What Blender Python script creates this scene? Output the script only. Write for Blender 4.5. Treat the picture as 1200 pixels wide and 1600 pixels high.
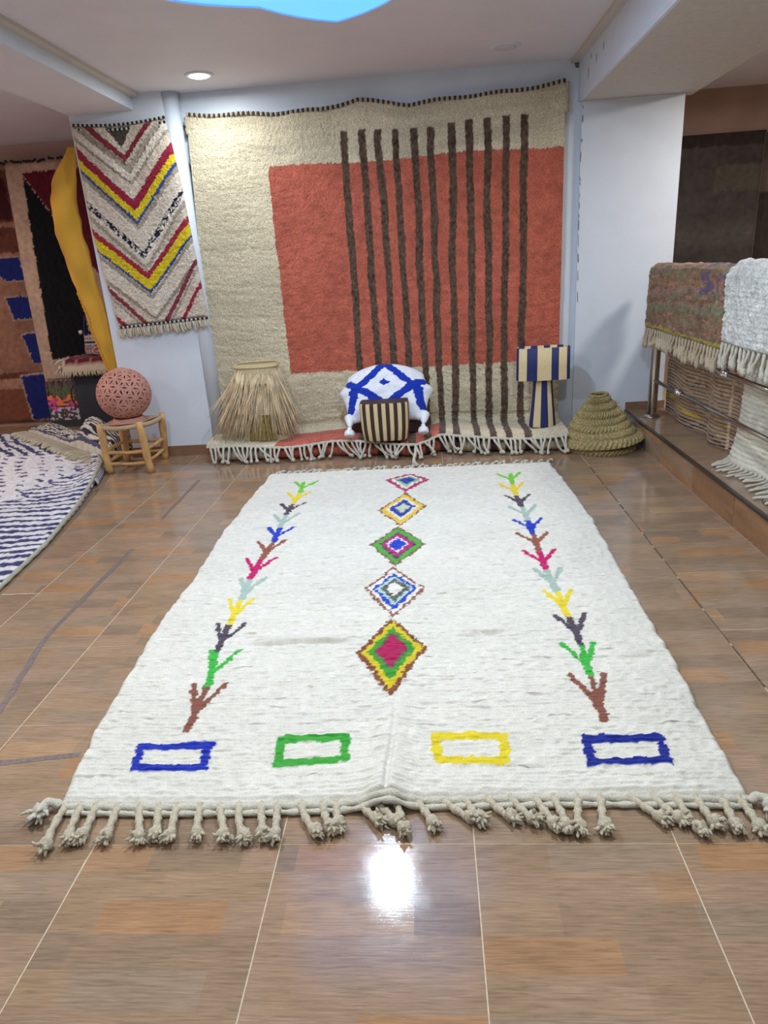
import bpy, math, random
import numpy as np
from mathutils import Vector, Matrix, Euler
random.seed(7); RNG=np.random.default_rng(11)
SC=bpy.context.scene; COL=SC.collection
PI=math.pi
for o in list(bpy.data.objects): bpy.data.objects.remove(o)

# ------------------------------------------------------------------ camera
F,PITCH,YAW,ROLL=1070.51,0.348446,-0.0799543,-0.0669178
cd=bpy.data.cameras.new('camera'); cam=bpy.data.objects.new('camera',cd); COL.objects.link(cam); SC.camera=cam
fw=Vector((math.sin(YAW)*math.cos(PITCH),math.cos(YAW)*math.cos(PITCH),-math.sin(PITCH)))
rt=Vector((math.cos(YAW),-math.sin(YAW),0)); up=rt.cross(fw)
r2=rt*math.cos(ROLL)+up*math.sin(ROLL); u2=-rt*math.sin(ROLL)+up*math.cos(ROLL)
cam.matrix_world=Matrix.Translation((0,0,1.4))@Matrix((r2,u2,-fw)).transposed().to_4x4()
cd.sensor_fit='VERTICAL'; cd.sensor_height=32; cd.lens=F*32/1600; cd.clip_start=.05; cd.clip_end=60
# ------------------------------------------------------------------ view, world, lights
SC.view_settings.view_transform='Standard'; SC.view_settings.look='None'
SC.view_settings.exposure=0.06; SC.view_settings.gamma=1; SC.view_settings.use_curve_mapping=False
w=bpy.data.worlds.new('world'); SC.world=w; w.use_nodes=True
w.node_tree.nodes['Background'].inputs[0].default_value=(.6,.7,.8,1); w.node_tree.nodes['Background'].inputs[1].default_value=.15
def area(name,loc,size,power,col,rot=(0,0,0),sy=None,spread=None):
    l=bpy.data.lights.new(name,'AREA'); l.energy=power; l.color=col; l.size=size
    if sy: l.shape='RECTANGLE'; l.size_y=sy
    else: l.shape='DISK'
    if spread: l.spread=spread
    o=bpy.data.objects.new(name,l); COL.objects.link(o); o.location=loc; o.rotation_euler=rot; return o
CW=(.90,.96,1.0)
# recessed ceiling lamp in view, then unseen ones added to light the room (their housings are built in the downlight builder below)
LAMPS=[(-1.42,5.05,10),(-1.4,1.95,33),(.62,1.95,33),(-1.4,.2,9),(.62,.2,9),(-.4,-1.4,10)]
for x,y,p in LAMPS: area('downlight_glow',(x,y,2.592),.11,p,CW)
area('central_lamp_glow',(-.40,3.57,2.585),.09,28,(.70,.86,1.0))
area('left_room_fill',(-4.7,4.7,2.58),.5,50,(1.0,.86,.80))  # unseen fill lamps, this and the next, added to brighten the left room
area('left_room_fill',(-3.9,1.5,2.58),.5,26,(.95,.93,.95))
area('stair_fill',(2.5,4.6,2.45),.3,34,(1.0,.93,.86))  # unseen fill lamp added to lift the dim area beyond the railing

# ------------------------------------------------------------------ colour + materials
def lin(h):
    h=h.lstrip('#'); c=[int(h[i:i+2],16)/255 for i in (0,2,4)]
    return np.array([x/12.92 if x<=.04045 else ((x+.055)/1.055)**2.4 for x in c])
def L4(h): return (*lin(h),1)
class NT:
    def __init__(s,name):
        s.m=bpy.data.materials.new(name); s.m.use_nodes=True; s.t=s.m.node_tree; s.b=s.t.nodes['Principled BSDF']
    def n(s,t,**k):
        x=s.t.nodes.new(t)
        for a,v in k.items():
            if a.startswith('_'): setattr(x,a[1:],v)
            else:
                key=a.replace('__',' '); x.inputs[int(key[1:]) if key[0]=='i' and key[1:].isdigit() else key].default_value=v
        return x
    def l(s,a,b): s.t.links.new(a,b)
def setb(b,rough=.5,spec=.5,metal=0,coat=0,sheen=0):
    b.inputs['Roughness'].default_value=rough; b.inputs['Specular IOR Level'].default_value=spec
    b.inputs['Metallic'].default_value=metal; b.inputs['Coat Weight'].default_value=coat; b.inputs['Sheen Weight'].default_value=sheen
def mat(name,hexc,rough=.6,var=.12,scale=30,bump=.0,bscale=None,metal=0,spec=.5,stretch=(1,1,1),sheen=0,dist=.01,emit=None):
    N=NT(name); setb(N.b,rough,spec,metal,0,sheen)
    tc=N.n('ShaderNodeTexCoord'); mp=N.n('ShaderNodeMapping'); mp.inputs['Scale'].default_value=stretch
    N.l(tc.outputs['Object'],mp.inputs[0])
    no=N.n('ShaderNodeTexNoise',Scale=scale,Detail=4.0); N.l(mp.outputs[0],no.inputs['Vector'])
    mr=N.n('ShaderNodeMapRange'); mr.inputs['From Min'].default_value=.3; mr.inputs['From Max'].default_value=.7
    mr.inputs['To Min'].default_value=1-var; mr.inputs['To Max'].default_value=1+var; N.l(no.outputs[0],mr.inputs[0])
    mx=N.n('ShaderNodeMix',_data_type='RGBA',_blend_type='MULTIPLY'); mx.inputs[0].default_value=1
    mx.inputs[6].default_value=L4(hexc); N.l(mr.outputs[0],mx.inputs[7]); N.l(mx.outputs[2],N.b.inputs['Base Color'])
    if bump:
        n2=N.n('ShaderNodeTexNoise',Scale=bscale or scale,Detail=5.0); N.l(mp.outputs[0],n2.inputs['Vector'])
        bp=N.n('ShaderNodeBump',Strength=bump,Distance=dist); N.l(n2.outputs[0],bp.inputs['Height']); N.l(bp.outputs[0],N.b.inputs['Normal'])
    if emit:
        N.b.inputs['Emission Color'].default_value=(*emit[0],1); N.b.inputs['Emission Strength'].default_value=emit[1]
    return N.m
def pilemat(name,var=.18,scale=260,bump=.6,dist=.006,sheen=.15,stretch=(1,1,1)):
    """wool: colour from the mesh attribute 'Col' (the woven pattern), fibres from noise"""
    N=NT(name); setb(N.b,.95,.15,0,0,sheen)
    at=N.n('ShaderNodeVertexColor'); at.layer_name='Col'
    tc=N.n('ShaderNodeTexCoord'); mp=N.n('ShaderNodeMapping'); mp.inputs['Scale'].default_value=stretch; N.l(tc.outputs['Object'],mp.inputs[0])
    no=N.n('ShaderNodeTexNoise',Scale=scale,Detail=3.0); N.l(mp.outputs[0],no.inputs['Vector'])
    mr=N.n('ShaderNodeMapRange'); mr.inputs['From Min'].default_value=.3; mr.inputs['From Max'].default_value=.7
    mr.inputs['To Min'].default_value=1-var; mr.inputs['To Max'].default_value=1+var; N.l(no.outputs[0],mr.inputs[0])
    mx=N.n('ShaderNodeMix',_data_type='RGBA',_blend_type='MULTIPLY'); mx.inputs[0].default_value=1
    N.l(at.outputs[0],mx.inputs[6]); N.l(mr.outputs[0],mx.inputs[7]); N.l(mx.outputs[2],N.b.inputs['Base Color'])
    bp=N.n('ShaderNodeBump',Strength=bump,Distance=dist); N.l(no.outputs[0],bp.inputs['Height']); N.l(bp.outputs[0],N.b.inputs['Normal'])
    return N.m
def woodtile(name,a='#967D63',b='#A3876A',c='#877360',rough=.11,turn=False):
    N=NT(name); setb(N.b,rough,.5,0,0)
    tc=N.n('ShaderNodeTexCoord'); oi=N.n('ShaderNodeObjectInfo')
    rot=N.n('ShaderNodeMapping')
    if turn: rot.inputs['Rotation'].default_value=(PI/2,0,PI/2)
    N.l(tc.outputs['Object'],rot.inputs[0])
    # each tile takes its own piece of the print
    vm=N.n('ShaderNodeVectorMath',_operation='MULTIPLY_ADD'); N.l(oi.outputs['Random'],vm.inputs[0]); vm.inputs[1].default_value=(3.7,.085*40,0)
    fl=N.n('ShaderNodeVectorMath',_operation='SNAP'); N.l(vm.outputs[0],fl.inputs[0]); fl.inputs[1].default_value=(.28,.085,1)
    ad=N.n('ShaderNodeVectorMath',_operation='ADD'); N.l(rot.outputs[0],ad.inputs[0]); N.l(fl.outputs[0],ad.inputs[1])
    br=N.n('ShaderNodeTexBrick'); br.offset=.37; br.offset_frequency=2; br.squash=.8; br.squash_frequency=3
    for k,v in {'Scale':1.0,'Mortar Size':0.0,'Mortar Smooth':0.0,'Bias':0.0,'Brick Width':.30,'Row Height':.085}.items(): br.inputs[k].default_value=v
    br.inputs['Color1'].default_value=(0,0,0,1); br.inputs['Color2'].default_value=(1,1,1,1)
    N.l(ad.outputs[0],br.inputs['Vector'])
    cr=N.n('ShaderNodeValToRGB'); e=cr.color_ramp; e.elements[0].color=L4(c); e.elements[1].color=L4(b)
    for p,h in ((.3,a),(.5,'#9A8069'),(.8,'#917D69'),(.92,'#A27B58')): q=e.elements.new(p); q.color=L4(h)
    N.l(br.outputs[0],cr.inputs[0])
    mp=N.n('ShaderNodeMapping'); mp.inputs['Scale'].default_value=(7,120,1); N.l(ad.outputs[0],mp.inputs[0])
    g=N.n('ShaderNodeTexNoise',Scale=1.6,Detail=7.0,Roughness=.65,Distortion=.6); N.l(mp.outputs[0],g.inputs['Vector'])
    g2=N.n('ShaderNodeTexNoise',Scale=1.3,Detail=3.0); mp2=N.n('ShaderNodeMapping'); mp2.inputs['Scale'].default_value=(3,9,1); N.l(ad.outputs[0],mp2.inputs[0]); N.l(mp2.outputs[0],g2.inputs['Vector'])
    mr=N.n('ShaderNodeMapRange'); mr.inputs['From Min'].default_value=.32; mr.inputs['From Max'].default_value=.68; mr.inputs['To Min'].default_value=.70; mr.inputs['To Max'].default_value=1.22; N.l(g.outputs[0],mr.inputs[0])
    m2=N.n('ShaderNodeMapRange'); m2.inputs['From Min'].default_value=.3; m2.inputs['From Max'].default_value=.7; m2.inputs['To Min'].default_value=.9; m2.inputs['To Max'].default_value=1.09; N.l(g2.outputs[0],m2.inputs[0])
    mu=N.n('ShaderNodeMath',_operation='MULTIPLY'); N.l(mr.outputs[0],mu.inputs[0]); N.l(m2.outputs[0],mu.inputs[1])
    mx=N.n('ShaderNodeMix',_data_type='RGBA',_blend_type='MULTIPLY'); mx.inputs[0].default_value=1
    N.l(cr.outputs[0],mx.inputs[6]); N.l(mu.outputs[0],mx.inputs[7]); N.l(mx.outputs[2],N.b.inputs['Base Color'])
    # worn glaze: fine scratches and dull patches change the gloss
    s=N.n('ShaderNodeTexNoise',Scale=9.0,Detail=6.0,Roughness=.7); N.l(tc.outputs['Object'],s.inputs['Vector'])
    rr=N.n('ShaderNodeMapRange'); rr.inputs['From Min'].default_value=.35; rr.inputs['From Max'].default_value=.7; rr.inputs['To Min'].default_value=rough*.7; rr.inputs['To Max'].default_value=rough*1.7
    N.l(s.outputs[0],rr.inputs[0]); N.l(rr.outputs[0],N.b.inputs['Roughness'])
    bp=N.n('ShaderNodeBump',Strength=.12,Distance=.0008); N.l(g.outputs[0],bp.inputs['Height']); N.l(bp.outputs[0],N.b.inputs['Normal'])
    return N.m
M={}
M['wall']=mat('white_wall_paint','#D3DCE6',.45,.025,6,.08,60,dist=.002,spec=.35)
M['ceil']=mat('ceiling_paint','#DEDADF',.7,.03,3,.05,40,dist=.002)
M['rough_plaster']=mat('rough_plaster','#C9C6C0',.8,.06,25,.5,70,dist=.004)
M['trim_plaster']=mat('cove_plaster','#C9C2B8',.7,.05,10,.1,60,dist=.002)  # plain beige plaster for the ceiling-edge trims
M['wallpink']=mat('beige_wall_paint','#B59C90',.7,.06,4,.1,50,dist=.002)
M['walldark']=mat('brown_wall_paint','#A5897A',.7,.08,4,.1,50,dist=.002)
M['tile']=woodtile('wood_look_tile')
M['riser']=woodtile('wood_look_riser_tile','#96704F','#A67C5A','#85644A',.25,True)
M['grout']=mat('grout','#BFB098',.8,.15,60)
M['dirtygrout']=mat('dirty_grout','#5B4838',.8,.5,60)
M['base']=mat('brown_skirting_tile','#85654F',.25,.15,14,stretch=(1,6,6))
M['tape']=mat('old_tape_residue','#6F625F',.5,.3,70)
M['chip']=mat('bare_plaster_chip','#6E6A66',.9,.3,120)
M['steel']=mat('polished_steel','#B9B4AE',.16,.05,20,metal=1)
M['chrome']=mat('chrome','#D8D8D8',.08,.02,20,metal=1)
M['trim']=mat('dark_edge_trim','#4A4442',.3,.1,30,metal=.5)
M['pile']=pilemat('wool_pile')
M['pilec']=pilemat('coarse_wool_pile',.30,115,1.0,.010)
M['pilerow']=pilemat('wool_pile_rows',.14,300,.5,.004)
M['flat']=pilemat('flat_weave',.12,420,.5,.002,.05)
M['cord']=mat('undyed_wool_cord','#BDB49E',.95,.2,180,.9,300,sheen=.1,dist=.004)
M['cordw']=mat('white_wool_cord','#C6C2B3',.95,.15,180,.9,300,sheen=.1,dist=.004)
M['cordold']=mat('beige_wool_cord','#B8AB92',.95,.25,180,.9,300,sheen=.1,dist=.004)
M['wood']=mat('peeled_branch_wood','#C49A62',.55,.25,22,.35,40,stretch=(1,1,.3),dist=.004)
M['rope']=mat('woven_seat_rope','#B79C7C',.9,.25,150,.6,220,dist=.003)
M['terra']=mat('terracotta_clay','#B78272',.75,.12,7,.15,120,dist=.001)
M['raffia']=mat('pale_raffia','#CDBD92',.75,.25,60,.3,100,stretch=(6,6,1))
M['straw']=mat('dry_straw','#DCC7A2',.8,.35,25,stretch=(1,1,.4))
M['strawy']=mat('yellow_straw','#DCCB86',.8,.3,40)
M['navy']=mat('navy_raffia','#16225E',.6,.3,120,.3,150,stretch=(6,6,1))
M['brownraf']=mat('dark_brown_raffia','#3B241E',.7,.3,120,.3,150,stretch=(6,6,1))
M['creamraf']=mat('cream_raffia','#D9C698',.7,.25,140,.4,160,stretch=(8,8,1))
M['dark']=mat('dark_brown_leather','#35241F',.5,.15,40)
M['esparto']=mat('woven_esparto_grass','#AC9C6C',.85,.55,110,1.0,150,dist=.012)
M['whitecloth']=mat('white_tufted_cotton','#E6EBF2',.9,.05,90,.5,120,sheen=.2,dist=.003)
M['char']=mat('charcoal_cloth','#2A2C36',.85,.12,50,.15,200,dist=.001)
M['emitw']=mat('lamp_diffuser','#FFFFFF',.5,0,1,emit=((.85,.94,1.0),14))
M['emitoff']=mat('unlit_diffuser','#CFCDCD',.5,.02,5)
M['cyan']=mat('backlit_blue_panel','#8FB8E0',.5,.0,1,emit=((.10,.54,2.0),1.0))
M['handle']=mat('navy_cord','#1B2360',.7,.15,100)

# ------------------------------------------------------------------ mesh helpers
def link(o,parent=None):
    COL.objects.link(o)
    if parent: o.parent=parent
    return o
def mesh(name,V,Fc,m,parent=None,smooth=True,col=None):
    V=np.asarray(V,dtype=np.float32); me=bpy.data.meshes.new(name)
    if isinstance(Fc,np.ndarray):
        n,k=Fc.shape; me.vertices.add(len(V)); me.vertices.foreach_set('co',V.ravel())
        me.loops.add(n*k); me.loops.foreach_set('vertex_index',Fc.ravel().astype(np.int32))
        me.polygons.add(n); me.polygons.foreach_set('loop_start',np.arange(0,n*k,k,dtype=np.int32))
        try: me.polygons.foreach_set('loop_total',np.full(n,k,dtype=np.int32))
        except Exception: pass
        me.update(calc_edges=True); me.validate()
    else: me.from_pydata([tuple(map(float,v)) for v in V],[],Fc); me.update()
    if col is not None:
        a=me.color_attributes.new('Col','FLOAT_COLOR','POINT')
        c=np.ones((len(V),4),dtype=np.float32); c[:,:3]=np.asarray(col).reshape(-1,3); a.data.foreach_set('color',c.ravel())
    me.polygons.foreach_set('use_smooth',np.full(len(me.polygons),smooth))
    if isinstance(m,(list,tuple)):
        for x in m: me.materials.append(x)
    else: me.materials.append(m)
    return link(bpy.data.objects.new(name,me),parent)
def grid(P):
    ny,nx,_=P.shape; i=np.arange(ny*nx).reshape(ny,nx)
    Fc=np.stack([i[:-1,:-1],i[:-1,1:],i[1:,1:],i[1:,:-1]],-1).reshape(-1,4)
    return P.reshape(-1,3),Fc
def tag(o,label=None,cat=None,group=None,kind=None):
    if label: o['label']=label
    if cat: o['category']=cat
    if group: o['group']=group
    if kind: o['kind']=kind
    return o
def empty(name,loc=(0,0,0),rz=0):
    o=bpy.data.objects.new(name,None); o.empty_display_size=.05; COL.objects.link(o); o.location=loc; o.rotation_euler=(0,0,rz); return o
class MB:
    def __init__(s): s.v=[];s.f=[];s.mi=[]
    def add(s,V,Fc,mi=0):
        o=len(s.v); s.v+= [tuple(map(float,q)) for q in V]; s.f+=[tuple(int(i)+o for i in f) for f in Fc]; s.mi+=[mi]*len(Fc); return s
    def box(s,a,b,mi=0,bev=0.0):
        x0,y0,z0=a;x1,y1,z1=b
        if bev<=0:
            V=[(x0,y0,z0),(x1,y0,z0),(x1,y1,z0),(x0,y1,z0),(x0,y0,z1),(x1,y0,z1),(x1,y1,z1),(x0,y1,z1)]
            return s.add(V,[(3,2,1,0),(4,5,6,7),(0,1,5,4),(1,2,6,5),(2,3,7,6),(3,0,4,7)],mi)
        e=bev   # chamfered top edge
        V=[(x0,y0,z0),(x1,y0,z0),(x1,y1,z0),(x0,y1,z0),(x0,y0,z1-e),(x1,y0,z1-e),(x1,y1,z1-e),(x0,y1,z1-e),(x0+e,y0+e,z1),(x1-e,y0+e,z1),(x1-e,y1-e,z1),(x0+e,y1-e,z1)]
        return s.add(V,[(3,2,1,0),(8,9,10,11),(0,1,5,4),(1,2,6,5),(2,3,7,6),(3,0,4,7),(4,5,9,8),(5,6,10,9),(6,7,11,10),(7,4,8,11)],mi)
    def tube(s,path,r,seg=8,mi=0,twist=0,tw_amp=0,closed=False,flat=1.0,nrm=None):
        P=[Vector(p) for p in path]; n=len(P); R=r if hasattr(r,'__len__') else [r]*n; V=[];Fc=[]
        ref=Vector((0,0,1)); t0=(P[1]-P[0]).normalized()
        if abs(t0.dot(ref))>.9: ref=Vector((1,0,0))
        if nrm: ref=Vector(nrm)
        u=(ref-t0*ref.dot(t0)).normalized()
        for i in range(n):
            t=((P[(i+1)%n]-P[i-1]) if closed else (P[min(i+1,n-1)]-P[max(i-1,0)])).normalized()
            u=(u-t*u.dot(t)).normalized(); w_=t.cross(u)
            for k in range(seg):
                a=2*PI*k/seg; rr=R[i]*(1+tw_amp*math.cos(2*a-twist*i)); V.append(P[i]+u*math.cos(a)*rr+w_*math.sin(a)*rr*flat)
        for i in range(n if closed else n-1):
            j=(i+1)%n
            for k in range(seg):
                k2=(k+1)%seg; Fc.append((i*seg+k,i*seg+k2,j*seg+k2,j*seg+k))
        if not closed: Fc.append(tuple(range(seg))[::-1]); Fc.append(tuple((n-1)*seg+k for k in range(seg)))
        return s.add(V,Fc,mi)
    def lathe(s,prof,seg=32,mi=0,c=(0,0,0),fn=None,cap=False,sx=1,sy=1):
        V=[];Fc=[];n=len(prof)
        for i,(r,z) in enumerate(prof):
            for k in range(seg):
                a=2*PI*k/seg; d=fn(a,i,r,z) if fn else (0,0); V.append((c[0]+(r+d[0])*math.cos(a)*sx,c[1]+(r+d[0])*math.sin(a)*sy,c[2]+z+d[1]))
        for i in range(n-1):
            for k in range(seg):
                k2=(k+1)%seg; Fc.append((i*seg+k,i*seg+k2,(i+1)*seg+k2,(i+1)*seg+k))
        if cap: Fc.append(tuple(range(seg))[::-1]); Fc.append(tuple((n-1)*seg+k for k in range(seg)))
        return s.add(V,Fc,mi)
    def blob(s,c,r,mi=0,seg=10,rings=7,amp=.2,sc=(1,1,1)):
        V=[];Fc=[]
        for i in range(rings+1):
            th=PI*i/rings
            for k in range(seg):
                a=2*PI*k/seg; rr=r*(1+amp*random.uniform(-1,1)*(0 if i in(0,rings) else 1))
                V.append((c[0]+rr*math.sin(th)*math.cos(a)*sc[0],c[1]+rr*math.sin(th)*math.sin(a)*sc[1],c[2]+rr*math.cos(th)*sc[2]))
        for i in range(rings):
            for k in range(seg):
                k2=(k+1)%seg; Fc.append((i*seg+k,(i+1)*seg+k,(i+1)*seg+k2,i*seg+k2))
        return s.add(V,Fc,mi)
    def build(s,name,m,parent=None,smooth=True):
        o=mesh(name,s.v,s.f,m,parent,smooth)
        if isinstance(m,(list,tuple)): o.data.polygons.foreach_set('material_index',s.mi)
        return o
def sharp(o,ang=40):
    me=o.data; 
    try: me.set_sharp_from_angle(angle=math.radians(ang))
    except Exception: pass
    return o
def struct(o): o['kind']='structure'; return o
def sbox(name,a,b,m,parent=None,bev=0):
    o=MB().box(a,b,0,bev).build(name,m,parent,False)
    return o if parent else struct(o)
def fnoise(shape,sy,sx,seed):
    """smooth random field, unit deviation; sy,sx = blur in cells"""
    r=np.random.default_rng(seed).standard_normal(shape); f=np.fft.rfft2(r)
    ky=np.fft.fftfreq(shape[0])[:,None]; kx=np.fft.rfftfreq(shape[1])[None,:]
    f*=np.exp(-2*(PI**2)*((ky*sy)**2+(kx*sx)**2)); r=np.fft.irfft2(f,s=shape); return (r-r.mean())/(r.std()+1e-9)
def smooth01(x): x=np.clip(x,0,1); return x*x*(3-2*x)
def paint(C,mask,h):
    C[mask]=lin(h) if isinstance(h,str) else h

# ------------------------------------------------------------------ the setting
PX=1.53                                  # riser of the raised walkway
fl=struct(MB().box((-5.5,-2.6,-.12),(PX,7.05,-.0006)).build('floor',M['grout'],None,False))
tw,tl=.4968,.5086
tm=MB().box((-tw/2,-tl/2,-.012),(tw/2,tl/2,0),0,.0005)
t0=tm.build('tile',M['tile'],fl,False)
first=True; rest=MB()
for i in range(14):
    x0=-5.435+.5*i; x1=min(x0+.5,PX)
    for j in range(-8,14):
        y0=.844-.51*1+.51*j; y1=min(y0+.51,7.05)
        if y1-y0<.03: continue
        cx,cy=(x0+x1)/2,(y0+y1)/2; full=(x1-x0>.499 and y1-y0>.509)
        if j<0: rest.box((x0+.0014,y0+.0014,-.012),(x1-.0014,y1-.0014,0)); continue
        if full and first: o=t0; first=False
        elif full: o=t0.copy(); COL.objects.link(o); o.parent=fl
        else:
            a,b=(x1-x0)/2-.0021,(y1-y0)/2-.0021
            o=MB().box((-a,-b-.0006,-.012),(a,b+.0006,0),0,.0005).build('tile',M['tile'],fl,False)
        o.location=(cx,cy,random.uniform(-.0001,.0002))
rs=rest.build('tile_field',M['tile'],fl,False); rs['kind']='stuff'
# dark worn joint right of the rug
dj=MB()
yy=2.0
while yy<4.6:
    l=random.uniform(.05,.3); wd=random.uniform(.002,.005); dj.box((1.065-wd,yy,-.004),(1.065+wd,yy+l,.0006)); yy+=l+random.uniform(.0,.03)
dj.build('dirty_joint',M['dirtygrout'],fl,False)
# ceiling with a star-shaped recess
CZ=2.62; CC=(-.42,3.50)
def star(t):   # t from +Y
    d=abs(((math.degrees(t)+36)%72)-36)/36.0
    return .605+.205*(1-d)**1.25
NS=200
ring=[(CC[0]+star(2*PI*k/NS)*math.sin(2*PI*k/NS),CC[1]+star(2*PI*k/NS)*math.cos(2*PI*k/NS)) for k in range(NS)]
def outer(x,y):
    # project radially onto the ceiling rectangle
    X0,X1,Y0,Y1=-2.02,1.10,-2.6,5.60; dx,dy=x-CC[0],y-CC[1]; s=1e9
    if dx>0:s=min(s,(X1-CC[0])/dx)
    if dx<0:s=min(s,(X0-CC[0])/dx)
    if dy>0:s=min(s,(Y1-CC[1])/dy)
    if dy<0:s=min(s,(Y0-CC[1])/dy)
    return (CC[0]+dx*s,CC[1]+dy*s)
angs=[2*PI*k/NS for k in range(NS)]
cor=[(-2.02,5.6),(1.10,5.6),(1.10,-2.6),(-2.02,-2.6)]
angs+= [math.atan2(x-CC[0],y-CC[1])%(2*PI) for x,y in cor]; angs=sorted(angs)
inn=[(CC[0]+star(t)*math.sin(t),CC[1]+star(t)*math.cos(t)) for t in angs]; out=[outer(x,y) for x,y in inn]; n=len(angs)
V=[(x,y,CZ) for x,y in inn]+[(x,y,CZ) for x,y in out]+[(x,y,CZ+.13) for x,y in inn]+[(x,y,CZ+.13) for x,y in out]
Fc=[]
for k in range(n):
    j=(k+1)%n; Fc+=[(k,j,n+j,n+k),(j,k,2*n+k,2*n+j),(2*n+k,3*n+k,3*n+j,2*n+j)]
ceil=struct(mesh('ceiling',V,Fc,M['ceil'],None,False))
recess=MB().add([(x,y,0) for x,y in inn],[tuple(range(n))]).add([(x,y,.02) for x,y in inn],[tuple(range(n))[::-1]])
lt=empty('ceiling_light',(0,0,CZ+.004))
recess.build('backlit_panel',M['cyan'],lt,False)
b=MB()
for k in range(n):
    j=(k+1)%n; (x,y),(x2,y2)=inn[k],inn[j]
    q=lambda p,s:(CC[0]+(p[0]-CC[0])*s,CC[1]+(p[1]-CC[1])*s)
    a1,a2=q((x,y),1.012),q((x2,y2),1.012); b1,b2=q((x,y),.996),q((x2,y2),.996)
    b.add([(*a1,-.009),(*a2,-.009),(*b2,-.009),(*b1,-.009),(*a1,-.003),(*a2,-.003),(*b2,-.003),(*b1,-.003)],[(0,1,2,3),(4,7,6,5),(3,2,6,7),(0,4,5,1)])
b.build('rim',M['wall'],lt,False)
MB().lathe([(.0,-.0),(.075,-.0),(.075,-.026),(.0,-.026)],40,c=(-.40,3.57,0)).build('lamp_disc',M['emitw'],lt)
tag(lt,'large star-shaped ceiling light glowing blue around a bright white centre','ceiling light')
# room boxes
sbox('wall_back',(-1.76,5.52,0),(1.12,5.72,2.75),M['wall'])
wr=sbox('wall_right',(1.12,5.49,0),(1.815,5.72,2.36),M['wall'])
sbox('wall_right_side',(1.78,5.70,0),(1.815,6.6,2.7),M['wall'])
wl=sbox('wall_left',(-2.49,5.41,0),(-1.80,5.72,2.75),M['wall'])
p=MB().tube([(-1.765,5.475,0.0),(-1.765,5.475,2.62)],.066,20); struct(p.build('trim_1',M['wall']))
bl=sbox('ceiling_beam_left',(-2.49,-2.6,2.52),(-2.03,5.41,2.80),M['ceil'])
sbox('trim_2',(-2.03,-2.6,2.52),(-2.015,5.41,2.66),M['wall'])
br_=sbox('ceiling_beam_right',(1.12,-2.6,2.361),(1.89,5.6,2.80),M['rough_plaster'])
brf=sbox('trim_3',(1.10,-2.6,2.36),(1.118,5.52,2.70),M['wall'])
sbox('trim_4',(1.045,-2.6,2.598),(1.10,5.515,2.63),M['trim_plaster'])
sbox('trim_5',(-2.015,-2.6,2.598),(-1.96,5.40,2.63),M['trim_plaster'])
sbox('trim_6',(1.89,-2.6,2.50),(1.96,6.5,2.57),M['ceil'])
sbox('ceiling_left',(-5.5,-2.6,2.66),(-2.49,7.05,2.8),M['ceil'])
sbox('ceiling_right',(1.89,-2.6,2.55),(3.7,6.6,2.7),M['ceil'])
sbox('wall_far_left',(-5.6,7.05,0),(-2.4,7.2,2.8),M['wallpink'])
sbox('wall_left_return',(-2.49,5.72,0),(-2.44,7.05,2.8),M['wallpink'])
sbox('wall_far_right',(1.75,6.5,0),(3.7,6.65,2.8),M['walldark'])
sbox('wall_left_side',(-5.62,-2.6,0),(-5.5,7.2,2.8),M['wallpink'])
sbox('wall_right_stair',(3.6,-2.6,0),(3.72,6.6,2.8),M['walldark'])
sbox('wall_front',(-5.6,-2.75,0),(3.7,-2.6,2.8),M['wall'])
bb=struct(MB().box((-2.50,5.398,0),(-1.75,5.412,.085)).build('baseboard_left',M['base'],None,False))
struct(MB().box((1.53,5.478,.18),(1.83,5.491,.245)).build('baseboard_right',M['base'],None,False))
struct(MB().box((1.14,5.478,0),(1.53,5.491,.085)).build('baseboard_back',M['base'],None,False))
# raised walkway
pf=struct(MB().box((PX+.003,-2.6,0),(3.6,6.5,.168)).build('floor_walkway',M['grout'],None,False))
ys=[5.49,5.16,4.574,3.989,3.413,2.83,2.25,1.67,1.09,.5,-.1,-.7,-1.3,-1.9,-2.6]
for a,b_ in zip(ys[1:],ys[:-1]):
    MB().box((PX,a+.002,0),(PX+.012,b_-.002,.165)).build('riser_tile',M['riser'],pf,False)
    for k,(x0,x1) in enumerate(((PX+.01,2.05),(2.05,2.55),(2.55,3.05),(3.05,3.6))):
        MB().box((x0+.0015,a+.0015,.168),(x1-.0015,b_-.0015,.18),0,.001).build('tile',M['tile'],pf,False)
MB().box((PX-.008,-2.6,.168),(PX+.012,5.49,.184)).build('edge_trim',M['trim'],pf,False)
# wear on the walls
def patch(pts,plane,name,m,parent,th=.0015):
    """small irregular raised flake: pts outline in the plane"""
    n=len(pts)
    if plane[0]=='y': A=[(x,plane[1],z) for x,z in pts]; B=[(x,plane[1]-th,z) for x,z in pts]
    elif plane[0]=='x': A=[(plane[1],y,z) for y,z in pts]; B=[(plane[1]-th,y,z) for y,z in pts]
    else: A=[(x,y,plane[1]) for x,y in pts]; B=[(x,y,plane[1]+th) for x,y in pts]
    f=[tuple(range(n)),tuple(range(2*n-1,n-1,-1))]+[(i,(i+1)%n,n+(i+1)%n,n+i) for i in range(n)]
    return mesh(name,A+B,f,m,parent,False)
def crackline(y,x0,z0,z1,parent,wd=.003,seed=1):
    r=random.Random(seed); z=z0; x=x0
    while z>z1:
        l=r.uniform(.02,.09); dx=r.uniform(-.004,.004); w1=wd*r.uniform(.4,1.4)
        patch([(x-w1,z),(x+w1*.5,z-.01),(x+dx+w1,z-l),(x+dx-w1,z-l+.01)],('y',y),'crack',M['chip'],parent); z-=l+r.uniform(.0,.12); x+=dx
crackline(5.4895,1.126,2.34,1.0,wr)
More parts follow.
